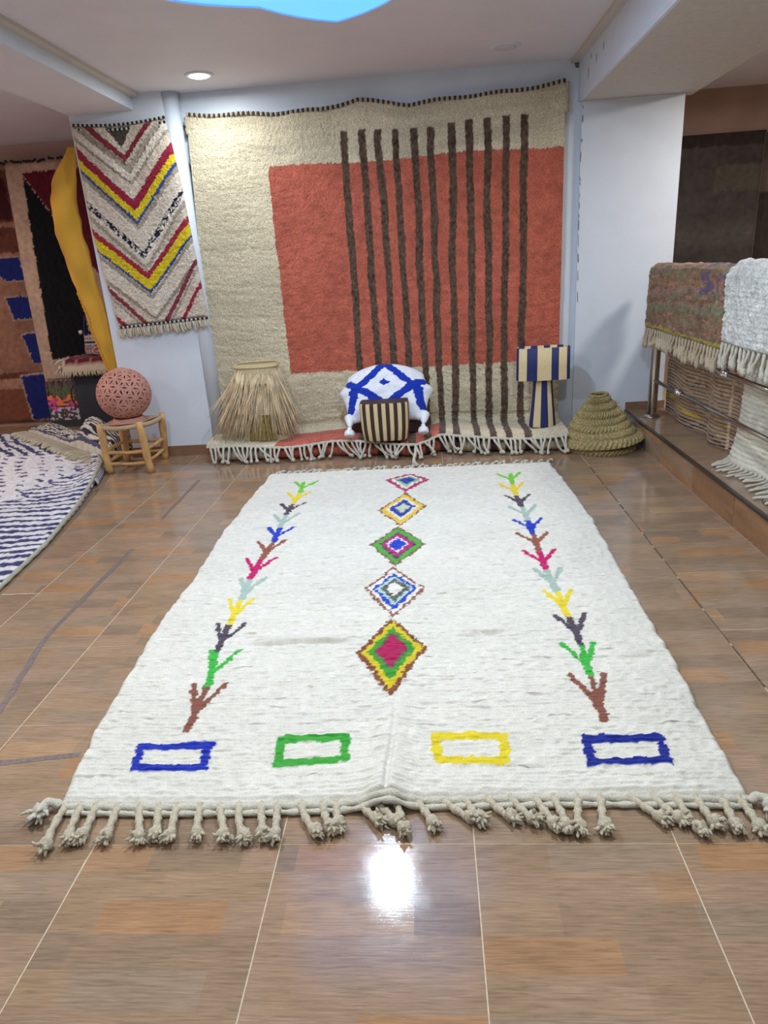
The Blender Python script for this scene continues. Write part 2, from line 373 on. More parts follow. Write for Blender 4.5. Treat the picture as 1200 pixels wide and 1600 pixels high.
for (yc,zc,h_) in ((5.22,2.47,.07),(5.16,2.55,.03),(5.0,2.50,.05),(4.82,2.52,.04)):
    patch([(yc-.006,zc+h_/2),(yc+.006,zc+h_/3),(yc+.004,zc-h_/2),(yc-.004,zc-h_/3)],('x',1.10),'plaster_chip',M['chip'],brf)
patch([(1.065,2.60),(1.098,2.60),(1.095,2.565),(1.075,2.57)],('y',5.519),'plaster_chip',M['chip'],bpy.data.objects['wall_back'])
for zc,h_ in ((2.38,.09),(2.10,.16)):
    x=-1.695; patch([(x-.01,zc+h_/2),(x+.005,zc+h_/3),(x+.018,zc-h_/2+.02),(x+.004,zc-h_/2),(x-.008,zc)],('y',5.517),'plaster_chip',M['chip'],bpy.data.objects['wall_back'])

# downlights
def downlight(x,y,lit,label,cat='ceiling light',group=None):
    t=empty('downlight',(x,y,CZ))
    MB().lathe([(.062,.0),(.064,-.010),(.088,-.010),(.094,-.004),(.094,.0)],32).build('trim_ring',M['wall'],t)
    MB().lathe([(0,-.014),(.055,-.014),(.062,-.008),(.062,0),(0,0)],32).build('diffuser',M['emitw'] if lit else M['emitoff'],t)
    return tag(t,label,cat,group)
downlight(-1.42,5.08,True,'small round lit downlight near the left end of the back wall')
downlight(.55,5.05,False,'small round unlit ceiling downlight above the striped wall rug')
for x,y,p in LAMPS[1:]: downlight(x,y,True,'added unseen round ceiling downlight '+{(-1.4,1.95):'over the left side of the white rug near the camera',(.62,1.95):'over the right side of the white rug near the camera',(-1.4,.2):'behind the camera to the left',(.62,.2):'behind the camera to the right',(-.4,-1.4):'by the front wall behind the camera'}[(x,y)],'ceiling light','added unseen downlights')  # assumed downlights outside the view, added to light the room

# ------------------------------------------------------------------ cords and tassels
def cord(mb,path,r,mi=0,seg=7,amp=.16,tw=1.25): mb.tube(path,r,seg,mi,tw,amp)
def bez(a,b,c,d,n):
    a,b,c,d=map(Vector,(a,b,c,d)); return [a*(1-t)**3+b*3*t*(1-t)**2+c*3*t*t*(1-t)+d*t**3 for t in [i/(n-1) for i in range(n)]]
def frayed(mb,c,d,r,n=10,ln=.03,mi=0):
    """knot with loose yarn ends pointing along d"""
    mb.blob(c,r,mi,10,7,.22)
    d=Vector(d).normalized()
    for k in range(n):
        v=(d+Vector((random.uniform(-.8,.8),random.uniform(-.8,.8),random.uniform(-.3,.6)))).normalized()
        a=Vector(c)+v*r*.6; e=Vector(c)+v*(r+ln*random.uniform(.5,1)); e.z=max(e.z,.004) if a.z<.2 and a.z>0 else e.z
        mb.tube([a,(a+e)/2+Vector((random.uniform(-.004,.004),)*3),e],[r*.35,r*.3,r*.12],5,mi)
def near_tassel(x0,y0,x1,y1,parent,r=.0105,z0=.014,z1=.013):
    b=MB(); d=Vector((x1-x0,y1-y0,0)); L=d.length; s=Vector((-d.y,d.x,0))*random.uniform(-.12,.12)
    P=bez((x0,y0+.02,z0),(x0+d.x*.2,y0+d.y*.25,z0+.006),Vector((x0,y0,0))+d*.7+s+Vector((0,0,z1+.004)),(x1,y1,z1),22)
    cord(b,P,[r*(1+.12*math.sin(i*1.9)) for i in range(22)],amp=.18,tw=.95,seg=8)
    frayed(b,(x1,y1,z1+.005),d,.0185,12,.018)
    return b.build('tassel',M['cord'],parent)

# ------------------------------------------------------------------ the main white rug
def seg_d(X,Y,a,b):
    ax,ay=a;bx,by=b;dx,dy=bx-ax,by-ay; t=np.clip(((X-ax)*dx+(Y-ay)*dy)/(dx*dx+dy*dy),0,1)
    return np.hypot(X-ax-t*dx,Y-ay-t*dy),t
def poly_in(X,Y,pts):
    ins=np.zeros(X.shape,bool); n=len(pts)
    for i in range(n):
        x1,y1=pts[i];x2,y2=pts[(i+1)%n]
        if y1==y2: continue
        c=((y1>Y)!=(y2>Y))&(X<(x2-x1)*(Y-y1)/(y2-y1)+x1); ins^=c
    return ins
def main_rug():
    ny,nx=860,400; s=np.linspace(0,1,nx)[None,:]; v=np.linspace(0,1,ny)[:,None]
    vy=1.490+v*(4.665-1.490)
    left=np.interp(vy[:,0],[1.45,1.83,2.44,2.92,3.55,4.10,4.67],[-1.09,-1.148,-1.195,-1.19,-1.212,-1.205,-1.175])[:,None]
    right=np.interp(vy[:,0],[1.45,1.78,2.26,2.81,3.53,3.96,4.67],[.792,.808,.826,.835,.856,.847,.812])[:,None]
    edge=.0028*fnoise((ny,1),5,1,5); left=left+edge; right=right+.0028*fnoise((ny,1),5,1,6)
    X=left+(right-left)*s; Y=vy+0*s
    # slight waviness of the near and far edge
    fy=(1-v)**6; Y=Y+fy*(.012*np.sin(X*3.1+.6))+ .004*fnoise((ny,nx),2,6,8)*np.minimum(1,np.minimum(v,1-v)*40)
    rows=.0165; wob=.14*fnoise((ny,nx),20,30,9)+.35*fnoise((ny,nx),90,120,10)
    ph=Y/rows+wob; saw=np.abs(np.sin(PI*ph))**.6
    tuft=fnoise((ny,nx),1.1,1.5,12); brk=fnoise((ny,nx),1.2,7,13)
    z=.024+.0056*(saw-.5)+.0016*tuft+.0010*brk+.0022*fnoise((ny,nx),14,22,14)
    # centre fold, two cross folds
    xc=-.165+.01*np.sin(Y*4); fold=np.exp(-((X-xc)/.055)**2)*np.interp(Y,[1.4,1.6,1.8,2.1,2.5,4.6],[.046,.030,.018,.009,.003,.002]); z=z+fold
    groove=np.exp(-((X-xc)/.008)**2)*np.interp(Y,[1.4,1.7,1.95,2.1],[.022,.014,.006,0]); z=z-groove
    for yc,x0,x1,am in ((2.31,-.78,-.33,.022),(2.345,.02,.30,.019),(2.17,.62,.80,.017),(3.28,-.05,.75,.008),(2.93,-.95,-.5,.006),(2.83,.1,.6,.005)):
        sl=.02*np.sin((X-x0)*3)+(.25*(X-x0) if yc==3.28 else 0)
        z=z-am*np.exp(-((Y-yc-sl)/.010)**2)*smooth01((X-x0)/.1)*smooth01((x1-X)/.1)+.5*am*np.exp(-((Y-yc-sl-.03)/.025)**2)*smooth01((X-x0)/.1)*smooth01((x1-X)/.1)
    dx=np.minimum(X-left,right-X); e=smooth01(dx/.018)**.5; z=z*(.25+.75*e); z=np.where(dx<1e-6,.002,z)
    dv=np.minimum(Y-Y[0:1],Y[-1:]-Y); z=z*(.45+.55*smooth01(dv/.02)**.5); z[-1]=.002; z[0]=np.minimum(z[0],.010)
    # pattern
    jx=X+.0028*fnoise((ny,nx),1.2,1.2,21); jy=np.where(True,(np.round(ph)-wob)*rows,Y)*.4+Y*.6+.0018*fnoise((ny,nx),1,2,22)
    C=np.empty((ny,nx,3)); C[:]=lin('#D2D0C6')
    big=fnoise((ny,nx),30,60,23); C*=(1+.018*big+.03*brk*.5)[...,None]
    C[(brk>2.4)&(Y<2.2)]*=.88
    # rectangles
    for q,h in (([(-.94,1.598),(-.965,1.728),(-.722,1.738),(-.704,1.603)],'#1B2E9C'),([(-.512,1.612),(-.522,1.757),(-.292,1.760),(-.282,1.624)],'#3D9A3A'),
                ([(-.032,1.626),(-.043,1.764),(.192,1.754),(.189,1.612)],'#D2C02E'),([(.402,1.602),(.408,1.741),(.652,1.736),(.637,1.598)],'#1B2882')):
        cxm=sum(a for a,_ in q)/4; cym=sum(b for _,b in q)/4
        inner=[(cxm+(a-cxm)*.76,cym+(b-cym)*.50) for a,b in q]
        m_=poly_in(jx,jy,q)&~poly_in(jx,jy,inner); paint(C,m_,h); z=z+m_*.002
    # chained diamonds: (left, right, bottom, top) and rings from outside in
    D=[((-.321,2.240),(-.051,2.262),(-.175,1.929),(-.196,2.489),[(1,'#7A4A34'),(.86,'#C9B62A'),(.68,'#3E8E36'),(.50,'#5A5A50'),(.45,'#A01E50')]),
       ((-.335,2.775),(-.055,2.757),(-.192,2.492),(-.211,2.990),[(1,'#86564A'),(.88,'#D9D6CB'),(.74,'#2A48B0'),(.60,'#AFC6BE'),(.48,'#56605A'),(.30,'#D9D6CB')]),
       ((-.348,3.281),(-.058,3.272),(-.202,2.992),(-.210,3.523),[(1,'#7A5A40'),(.90,'#4FA045'),(.66,'#5C3A56'),(.60,'#A83070'),(.42,'#D8D0DC'),(.32,'#2440B4')]),
       ((-.339,3.812),(-.050,3.848),(-.199,3.524),(-.187,4.108),[(1,'#7A5A3C'),(.92,'#D8B648'),(.70,'#D9D6CB'),(.56,'#2A3E9A'),(.36,'#5A6270'),(.30,'#B8C2AC')]),
       ((-.334,4.395),(-.037,4.345),(-.187,4.114),(-.150,4.520),[(1,'#A83060'),(.76,'#D9D6CB'),(.60,'#7DB08A'),(.44,'#2A3E9A'),(.16,'#7A3A70')])]
    for l,r_,b_,t_,rings in D:
        cx=(l[0]+r_[0])/2; cy=(l[1]+r_[1])/2
        for k,(sc,h) in enumerate(rings):
            pts=[(cx+(p[0]-cx)*sc,cy+(p[1]-cy)*sc) for p in (l,b_,r_,t_)]
            m_=poly_in(jx+.003*fnoise((ny,nx),1,1,40+k),jy+.003*fnoise((ny,nx),1,1,50+k),pts); paint(C,m_,h)
    # two columns of branching sprigs
    cols=['#7D4F42','#3CA844','#4E4450','#D8C432','#9FB2A8','#B81E60','#8A5444','#2238B0','#9FB2A8','#4E4450','#D8C030','#6DBB3A']
    SL=[(-.828,1.795),(-.834,2.045),(-.869,2.275),(-.877,2.490),(-.881,2.71),(-.895,2.925),(-.890,3.150),(-.876,3.385),(-.886,3.590),(-.886,3.790),(-.885,4.0),(-.873,4.205),(-.89,4.44)]
    SR=[(.498,1.812),(.508,2.058),(.520,2.264),(.511,2.480),(.507,2.70),(.497,2.922),(.499,3.138),(.502,3.370),(.502,3.565),(.498,3.775),(.490,3.985),(.495,4.215),(.507,4.44)]
    for spine,sg in ((SL,1),(SR,-1)):
        for k in range(12):
            (x0,y0),(x1,y1)=spine[k],spine[k+1]; L=y1-y0; sc=.85+.25*(k>4)
            tipL=(x0-.068*sc*(1 if sg>0 else 1)+( .0),y0+L*.99); tipR=(x0+.068*sc,y0+L*1.0)
            wl_=.013+.002*(k>3)
            d1,t1=seg_d(jx,jy,(x0+.0,y0),(x1,y1-.01)); m_=d1<wl_*(1.15-.25*t1)
            if k==0: m_|=(seg_d(jx,jy,(x0,y0),(x0,y0+.09))[0]<.016)
            j0=.30; bx=x0+(x1-x0)*j0; by=y0+L*j0
            for tp in (tipL,tipR):
                d2,t2=seg_d(jx,jy,(bx,by),tp); m_|=d2<wl_*.78
            paint(C,m_,cols[k])
    C*= (1+.07*tuft*.5)[...,None]
    V,Fc=grid(np.stack([X,Y,z],-1))
    rug=empty('wool_rug',(-.17,3.05,0))
    def loc(V): V=V.copy(); V[:,0]+=.17; V[:,1]-=3.05; return V
    mesh('pile',loc(V),Fc,M['pilerow'],rug,True,C.reshape(-1,3))
    # flat woven backing
    k=8; bo=[(X[i,0]+.01,Y[i,0]) for i in range(0,ny,k)]; bo2=[(X[i,-1]-.01,Y[i,0]) for i in range(0,ny,k)]
    nb=len(bo); Vb=[(*p,.0012) for p in bo]+[(*p,.0012) for p in bo2]+[(*p,.007) for p in bo]+[(*p,.007) for p in bo2]
    fb=[]
    for i in range(nb-1): fb+=[(i,nb+i,nb+i+1,i+1)[::1],(2*nb+i,2*nb+i+1,3*nb+i+1,3*nb+i)]
    fb+=[(0,2*nb,3*nb,nb),(nb-1,2*nb-1,4*nb-1,3*nb-1)]
    mesh('backing',loc(np.array(Vb,dtype=float)),fb,M['cordw'],rug,False)
    # end cords
    near=lambda x: 1.482+.012*math.sin(x*3.1+.6)
    for off,r,z0 in ((0,.0115,.013),(-.020,.0085,.010)):
        xs=np.linspace(-1.085,.79,150); b=MB()
        cord(b,[(x+.17,near(x)+off-3.05,z0+.034*math.exp(-((x+.165)/.06)**2)) for x in xs],[r*(1+.1*math.sin(i*1.7)) for i in range(150)],seg=7,amp=.2)
        b.build('edge_cord',M['cordw'],rug)
    xs=np.linspace(-1.165,.805,120); b=MB(); cord(b,[(x+.17,4.672-3.05,.012) for x in xs],.011,seg=7); b.build('edge_cord',M['cordw'],rug)
    roots=[-1.075,-1.029,-.984,-.92,-.857,-.802,-.75,-.682,-.628,-.574,-.512,-.465,-.402,-.341,-.302,-.24,-.195,-.137,-.081,-.014,.05,.107,.171,.236,.287,.352,.412,.487,.548,.606,.659,.724,.768]
    ends=[(-1.058,1.347),(-1.008,1.371),(-.977,1.379),(-.907,1.375),(-.817,1.374),(-.776,1.385),(-.733,1.378),(-.662,1.384),(-.59,1.377),(-.533,1.377),(-.485,1.383),(-.453,1.377),(-.345,1.393),(-.307,1.404),(-.288,1.415),(-.186,1.43),(-.138,1.425),(-.114,1.398),(-.04,1.417),(.06,1.434),(.085,1.434),(.166,1.438),(.221,1.429),(.273,1.411),(.301,1.404),(.336,1.4),(.401,1.404),(.546,1.43),(.594,1.43),(.632,1.394),(.676,1.414),(.723,1.401),(.778,1.397)]
    for x0,(x1,y1) in zip(roots,ends): near_tassel(x0+.17,near(x0)-.012-3.05,x1+.17,y1-3.05-.008,rug)
    for x0,y0,x1,y1 in ((-1.09,1.475,-1.135,1.455),(.79,1.475,.835,1.455)):
        b=MB(); P=bez((x0+.17,y0-3.05,.014),(x0*.7+x1*.3+.17,y0-3.05+.01,.03),(x1+.17,y1-3.05+.02,.035),(x1+.17,y1-3.05,.022),12)
        cord(b,P,.013); frayed(b,P[-1],(0,-1,-.1),.022,16,.035); b.build('tassel',M['cordw'],rug)
    for k in range(42):
        x0=-1.15+1.94*k/41+random.uniform(-.012,.012); b=MB(); dx=random.uniform(.0,.05); L=random.uniform(.035,.07)
        P=bez((x0+.17,4.675-3.05,.012),(x0+.17,4.70-3.05,.02),(x0+dx+.17,4.69+L*.7-3.05,.022),(x0+dx+.175,4.685+L-3.05,.012),10)
        cord(b,P,.0085); b.blob(P[-1],.014,0,8,6,.25); b.build('tassel',M['cordw'],rug)
    tag(rug,'large white wool floor rug with coloured diamonds between two columns of sprigs','rug')
main_rug()

# ------------------------------------------------------------------ the big hanging rug with coral field and brown stripes
def wall_rug():
    nx=620; L=np.concatenate([np.linspace(0,2.30,300),np.linspace(2.31,2.95,96)]); ny=len(L)
    u=np.linspace(-1.66,1.0,nx)
    X=np.zeros((ny,nx));Y=np.zeros((ny,nx));Z=np.zeros((ny,nx))
    top=np.interp(u,[-1.66,-1.02,-.70,-.43,-.07,.29,.64,1.0],[2.47,2.437,2.437,2.477,2.422,2.443,2.450,2.482])
    topw=top+.006*np.sin(u*14)
    zb=.125
    for j,x in enumerate(u):
        # path: down the wall, a rounded turn, out onto the rolled end
        front=np.interp(x,[-1.66,-1.1,-.78,-.4,-.12,.05,.4,.9],[5.13,5.10,5.14,5.08,4.99,5.12,5.05,5.00])
        hz=zb+.012*math.sin(x*7)+.02*math.exp(-((x-.08)/.1)**2)
        wl=topw[j]-(hz+.10)    # wall length
        r=.10
        y=np.empty(ny);z=np.empty(ny)
        Lr=L/2.95*(wl+PI/2*r+(5.39-front))
        a=Lr<=wl; y[a]=5.492; z[a]=topw[j]-Lr[a]
        b=(Lr>wl)&(Lr<=wl+PI/2*r); t=(Lr[b]-wl)/r; y[b]=5.492-r*(1-np.cos(t)); z[b]=hz+.10-r*np.sin(t)
        c=Lr>wl+PI/2*r; y[c]=5.392-(Lr[c]-wl-PI/2*r); z[c]=hz-.0*(Lr[c]); 
        X[:,j]=x;Y[:,j]=y;Z[:,j]=z
    # the left edge leans outwards at the bottom as in a hanging cloth
    f=np.clip((2.47-Z)/2.35,0,1); X=X+np.where(X<-1.0,(-(.115)*f*np.clip((-1.0-X)/.66,0,1)),0)
    hzz=lambda x: zb+.012*np.sin(x*7)+.02*np.exp(-((x-.08)/.1)**2)
    sx=fnoise((ny,nx),1.2,1.4,31); wv=fnoise((ny,nx),40,12,32)
    d=.020+.0011*sx+.0009*fnoise((ny,nx),.8,6,33); 
    Y2=Y.copy(); onwall=Z>.24
    Y2=Y-np.where(onwall,d+.004*(wv+1.5),.0); Z2=Z+np.where(~onwall,(d+.004)*smooth01((.24-Z)/.09)+0*Z,0); Y2=Y2-np.where(~onwall,d*smooth01(1-(.24-Z)/.09),0)
    # colours
    lip=np.clip((ny-1-np.arange(ny))/9,0,1)[:,None]**.5; Z2=np.where(~onwall,hzz(X)+(Z2-hzz(X))*lip-.006*(1-lip),Z2)
    n1=.0022*fnoise((ny,nx),1,1,34)+.003*fnoise((ny,nx),12,8,134); n2=.003*fnoise((ny,nx),1,1.5,35)
    PXx=X+n1; PZ=Z+n2; C=np.empty((ny,nx,3)); C[:]=lin('#CFC3A6'); lg=fnoise((ny,nx),2,30,36)
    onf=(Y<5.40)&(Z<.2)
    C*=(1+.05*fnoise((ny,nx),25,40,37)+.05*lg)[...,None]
    C=np.where(onf[...,None],C*1.08,C)  # ledge part painted lighter to imitate the stronger light on it
    cor=(PXx>-1.112+.0*PZ)&(PZ<2.095+.01*np.sin(X*5))&(PZ>.612)
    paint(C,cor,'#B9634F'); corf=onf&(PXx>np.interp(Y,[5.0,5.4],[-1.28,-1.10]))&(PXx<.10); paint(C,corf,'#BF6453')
    C[cor|corf]*=(1+.07*fnoise((ny,nx),2,4,38)+.05*fnoise((ny,nx),30,30,39))[cor|corf][...,None]
    sn=fnoise((ny,nx),1,1.2,60)
    S=[(-.547,-.548,2.291),(-.419,-.397,2.294),(-.301,-.271,2.285),(-.179,-.155,2.28),(-.049,-.035,2.279),(.072,.075,2.274),(.216,.19,2.291),(.341,.333,2.302),(.465,.461,2.301),(.602,.573,2.307),(.725,.710,2.309)]
    for x0,x1,zt in S:
        xc=x0+(x1-x0)*np.clip((zt-Z)/2.1,0,1)+.003*np.sin(Z*5+x0*20)+ np.where(onf,(5.4-Y)*.04*np.sign(x0-.0)*0+.0,0)
        al=(np.clip((.0265-np.abs(PXx-xc))/.006+.5,0,1)*np.clip((zt-PZ)/.006+.5,0,1))[...,None]; C=C*(1-al)+al*lin('#5A483B')*(1+.22*sn)[...,None]
    # dark and white bound top edge, short side bindings
    r=empty('striped_wall_rug',(0,5.45,0))
    P=np.stack([X,Y2-5.45,Z2],-1)
    V,Fc=grid(P); mesh('pile',V,Fc[:,::-1].copy(),M['pilec'],r,True,np.clip(C,.005,1).reshape(-1,3))
    Pb=np.stack([X,Y-5.45+.003,Z-.0],-1); Pb[...,2]-=np.where(onf,.004,0); Pb=Pb[::6,::6]; V,Fc=grid(Pb)
    mesh('backing',V,Fc,M['cordold'],r)
    b=MB(); b2=MB()
    for k in range(150):
        x=u[0]+(u[-1]-u[0])*(k+.5)/150; z=float(np.interp(x,u,topw)); w_=(u[-1]-u[0])/150/2
        (b if k%2 else b2).blob((x,.0-.002+.012,z),w_*1.25,0,6,5,.1,(1,.9,1.3))
    b.build('top_binding',mat('dark_yarn','#3A3238',.9,.2,90),r)['kind']='stuff'; b2.build('top_binding',M['cordold'],r)['kind']='stuff'
    for x,z0,z1 in ((-1.665,2.46,2.35),(1.012,2.48,2.30)):
        b=MB(); cord(b,[(x+.004*math.sin(i),.02,z0+(z1-z0)*i/14) for i in range(15)],.014); b.build('side_binding',M['cordold'],r)
    # front edge cord + fringe
    def fy(x): return float(np.interp(x,[-1.77,-1.1,-.78,-.4,-.12,.05,.4,.9,1.0],[5.13,5.10,5.14,5.08,4.99,5.12,5.05,5.00,5.0]))
    def fz(x): return zb+.012*math.sin(x*7)+.02*math.exp(-((x-.08)/.1)**2)
    b=MB(); xs=np.linspace(-1.74,.99,200); cord(b,[(x,fy(x)-5.45-.006,fz(x)-.003) for x in xs],.005); b.build('edge_cord',mat('edge_dark','#5E443A',.9,.2,90) ,r)
    b=MB(); cord(b,[(x,fy(x)-5.45-.020,fz(x)-.004) for x in xs],.0105); b.build('edge_cord',M['cordw'],r)
    N=74; focus=[-1.72,-1.62,-1.45,-1.24,-1.08,-.93,-.55,-.30,-.03,.16,.36,.58,.80,1.0]
    for k in range(N):
        x0=-1.735+2.71*k/(N-1)+random.uniform(-.006,.006)
        fx=min(focus,key=lambda q:abs(q-(x0+.02))); x1=x0+(fx-x0)*random.uniform(.15,.85)+random.uniform(-.02,.05)
        rolled=random.random()<.18 and -.6<x0<.3
        yf=fy(x0)-5.45-.024; z0=fz(x0)-.006
        zend=.05 if rolled else random.uniform(.014,.03); yend=yf-.03-random.uniform(0,.035)
        P=bez((x0,yf,z0),(x0+random.uniform(-.015,.015),yf-.03,z0-.01),(x0*.45+x1*.55+random.uniform(-.02,.02),yf-.045,zend+random.uniform(.0,.04)),(x1,yend,zend),16)
        b=MB(); cord(b,P,[.0088]*15+[.0075],seg=6,tw=1.1); b.blob((P[-1].x,P[-1].y,max(P[-1].z,.014)),.0145,0,7,5,.25); b.build('tassel',M['cordw'],r)
    b=MB(); P=bez((-.13,fy(-.13)-5.48,.10),(-.12,4.93-5.45,.06),(-.16,4.88-5.45,.02),(-.135,4.77-5.45,.02),18); cord(b,P,.012); frayed(b,P[-1],(0,-1,0),.02,10,.03); b.build('tassel',M['cordw'],r)
    # the rest of the rug rolled up underneath
    ns=240; seg=28; Vr=[];Cr=[]
    for i in range(ns):
        x=-1.70+2.66*i/(ns-1); rr=.050+.003*math.sin(x*6)+.002*math.sin(x*23)
        for k in range(seg):
            a=2*PI*k/seg; spir=1+.03*(k/seg); Vr.append((x,fy(x)+.068-5.45+rr*1.25*math.cos(a)*spir,.052+rr*math.sin(a)*spir))
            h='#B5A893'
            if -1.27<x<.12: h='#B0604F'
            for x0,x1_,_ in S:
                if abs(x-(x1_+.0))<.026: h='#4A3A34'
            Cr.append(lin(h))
    Fr=np.array([(i*seg+k,i*seg+(k+1)%seg,(i+1)*seg+(k+1)%seg,(i+1)*seg+k) for i in range(ns-1) for k in range(seg)])
    mesh('rolled_end',np.array(Vr),Fr[:,::-1].copy(),M['flat'],r,True,np.array(Cr))
    # stuffing fold behind the roll so the ledge carries what stands on it
    MB().box((-1.70,5.19-5.45,.002),(.96,5.47-5.45,.118)).build('folded_underlay',M['cordold'],r,False)
    tag(r,'large cream rug on the back wall with a coral rectangle and brown stripes','rug')
wall_rug()
LEDGE=.150

# ------------------------------------------------------------------ chevron rug on the left wall
def chevron():
    W0,W1=-2.478,-1.765; ny,nx=300,150
    s=np.linspace(0,1,nx)[None,:]; t=np.linspace(0,1,ny)[:,None]
    xl=np.interp(t,[0,.5,1],[-2.478,-2.475,-2.41]); xr=np.interp(t,[0,.3,1],[-1.790,-1.745,-1.690]); X=xl+(xr-xl)*s
    topz=2.455-.022*np.sin(PI*s)-.0*s+.02*(s>.9)*(s-.9)*10*0; bot=1.055+.035*s; Z=topz+(bot-topz)*t
    P_=fnoise((ny,nx),1.1,1.1,71); jx=X+.0028*fnoise((ny,nx),.8,1.0,72); jz=Z+.0035*fnoise((ny,nx),.8,1.0,73)
    C=np.empty((ny,nx,3)); C[:]=lin('#C9BDAC'); C*=(1+.05*fnoise((ny,nx),4,4,74))[...,None]
    h=np.zeros((ny,nx))
    def vee(xa,za,xb,zb,xc,zc,wd,col,lift=.004,dx=0):
        nonlocal h
        zz=np.where(jx<xb,za+(zb-za)*(jx-xa)/(xb-xa),zb+(zc-zb)*(jx-xb)/(xc-xb))
        m_=(jz<zz)&(jz>zz-wd)
        if col: paint(C,m_,col); 
        h=np.where(m_,h+lift,h)
    xl0,xr0=-2.49,-1.73
    def V3(zl,zm,zr,bands,xm=-2.11):
        z=0
        for wd,col,lift in bands:
            vee(xl0,zl-z,xm,zm-z,xr0,zr-z,wd,col,lift); z+=wd
    G='#A59A8B'
    V3(2.56,2.22,2.60,[(.045,'#C9BDAC',.006),(.055,G,-.006),(.06,'#D6CCBC',.006),(.02,G,-.006)])
    paint(C,(jz<2.42)&(np.abs(jx+2.135)<(jz-2.285)*.72),'#4A4238')
    V3(2.56+.02,2.245,2.62,[(.05,'#7E2A38',.004)],-2.125)
    V3(2.335,1.945,2.345,[(.075,'#8E1E38',.005),(.065,'#D2BC22',.005),(.026,'#2E4C94',.0)],-2.112)
    V3(2.17,1.779,2.18,[(.045,G,-.006),(.14,'#CFC4B4',.006),(.02,G,-.006)],-2.11)
    # black and white flecked vee
    xm=-2.102
    zz=np.where(jx<xm,1.99+(1.60-1.99)*(jx-xl0)/(xm-xl0),1.60+(2.01-1.60)*(jx-xm)/(xr0-xm))
    band=(jz<zz)&(jz>zz-.062); paint(C,(jz<zz+.02)&(jz>zz-.085),'#D8D0C2'); fl_=fnoise((ny,nx),.9,.9,75); paint(C,band&(fl_>-.1),'#1A1E34')
    V3(1.885,1.485,1.925,[(.035,G,-.004),(.0,G,0)],-2.10)
    V3(1.79,1.445,1.815,[(.05,'#97283A',.004),(.085,'#D2BC22',.006),(.022,'#2E4C94',0)],-2.095)
    V3(1.62,1.275,1.65,[(.03,G,-.006),(.13,'#D2C8B8',.006),(.03,G,-.006)],-2.09)
    V3(1.435,1.00,1.50,[(.05,'#7E3440',.004)],-2.09)
    V3(1.36,.93,1.43,[(.02,G,-.006)],-2.09)
    V3(1.235,.83,1.32,[(.045,'#97203A',.004)],-2.09)
    C*=(1+.05*P_)[...,None]
    d=.022+.0014*P_+h*.9+.008*(1+np.sin(X*16+Z*3)); 
    e=smooth01(np.minimum(np.minimum(s,1-s)*nx/5,np.minimum(t,1-t)*ny/5)); d=d*(.2+.8*e)
    r=empty('chevron_wall_rug',(-2.1,5.405,1.8))
    V,Fc=grid(np.stack([X+2.1,-d,Z-1.8],-1)); mesh('pile',V,Fc[:,::-1].copy(),M['pilec'],r,True,np.clip(C,.004,1).reshape(-1,3))
    V,Fc=grid(np.stack([X+2.1,0*X-.001,Z-1.8],-1)[::6,::6]); mesh('backing',V,Fc,M['cordold'],r)
    dk=mat('navy_binding_yarn','#151A30',.9,.2,90)
    for rowi,(tz,seq) in enumerate((((0.0,.002),'t'),((.0,-.028),'t'),((1.0,-.004),'b'))):
        for dark in (0,1):
            b=MB()
            for k in range(42):
                if k%2!=dark: continue
                sx=(k+.5)/42
                if seq=='t': x=-2.478+.688*sx; z=2.455-.022*math.sin(PI*sx)+tz[1]
                else: x=-2.41+.72*sx; z=1.055+.035*sx+tz[1]
                b.blob((x+2.1,-.022,z-1.8),.0098,0,6,5,.12,(1.2,.8,1.0))
            b.build('edge_binding',dk if dark else M['cordw'],r)['kind']='stuff'
    for k in range(44):
        sx=(k+.5)/44; x=-2.415+.725*sx; z=1.045+.035*sx; b=MB(); dx=random.uniform(-.015,.02)
        P=bez((x+2.1,-.016,z-1.8),(x+2.1,-.025,z-1.8-.02),(x+2.1+dx,-.028,z-1.8-.04),(x+2.1+dx*1.5,-.024,z-1.8-random.uniform(.055,.085)),8)
        b.tube(P,[.007,.008,.009,.009,.0095,.0095,.009,.006],6,0,1.1,.2); b.build('tassel',M['cordold'] if k%3 else M['cordw'],r)
    tag(r,'cream rug with burgundy and yellow chevrons hanging on the left wall panel','rug')
chevron()

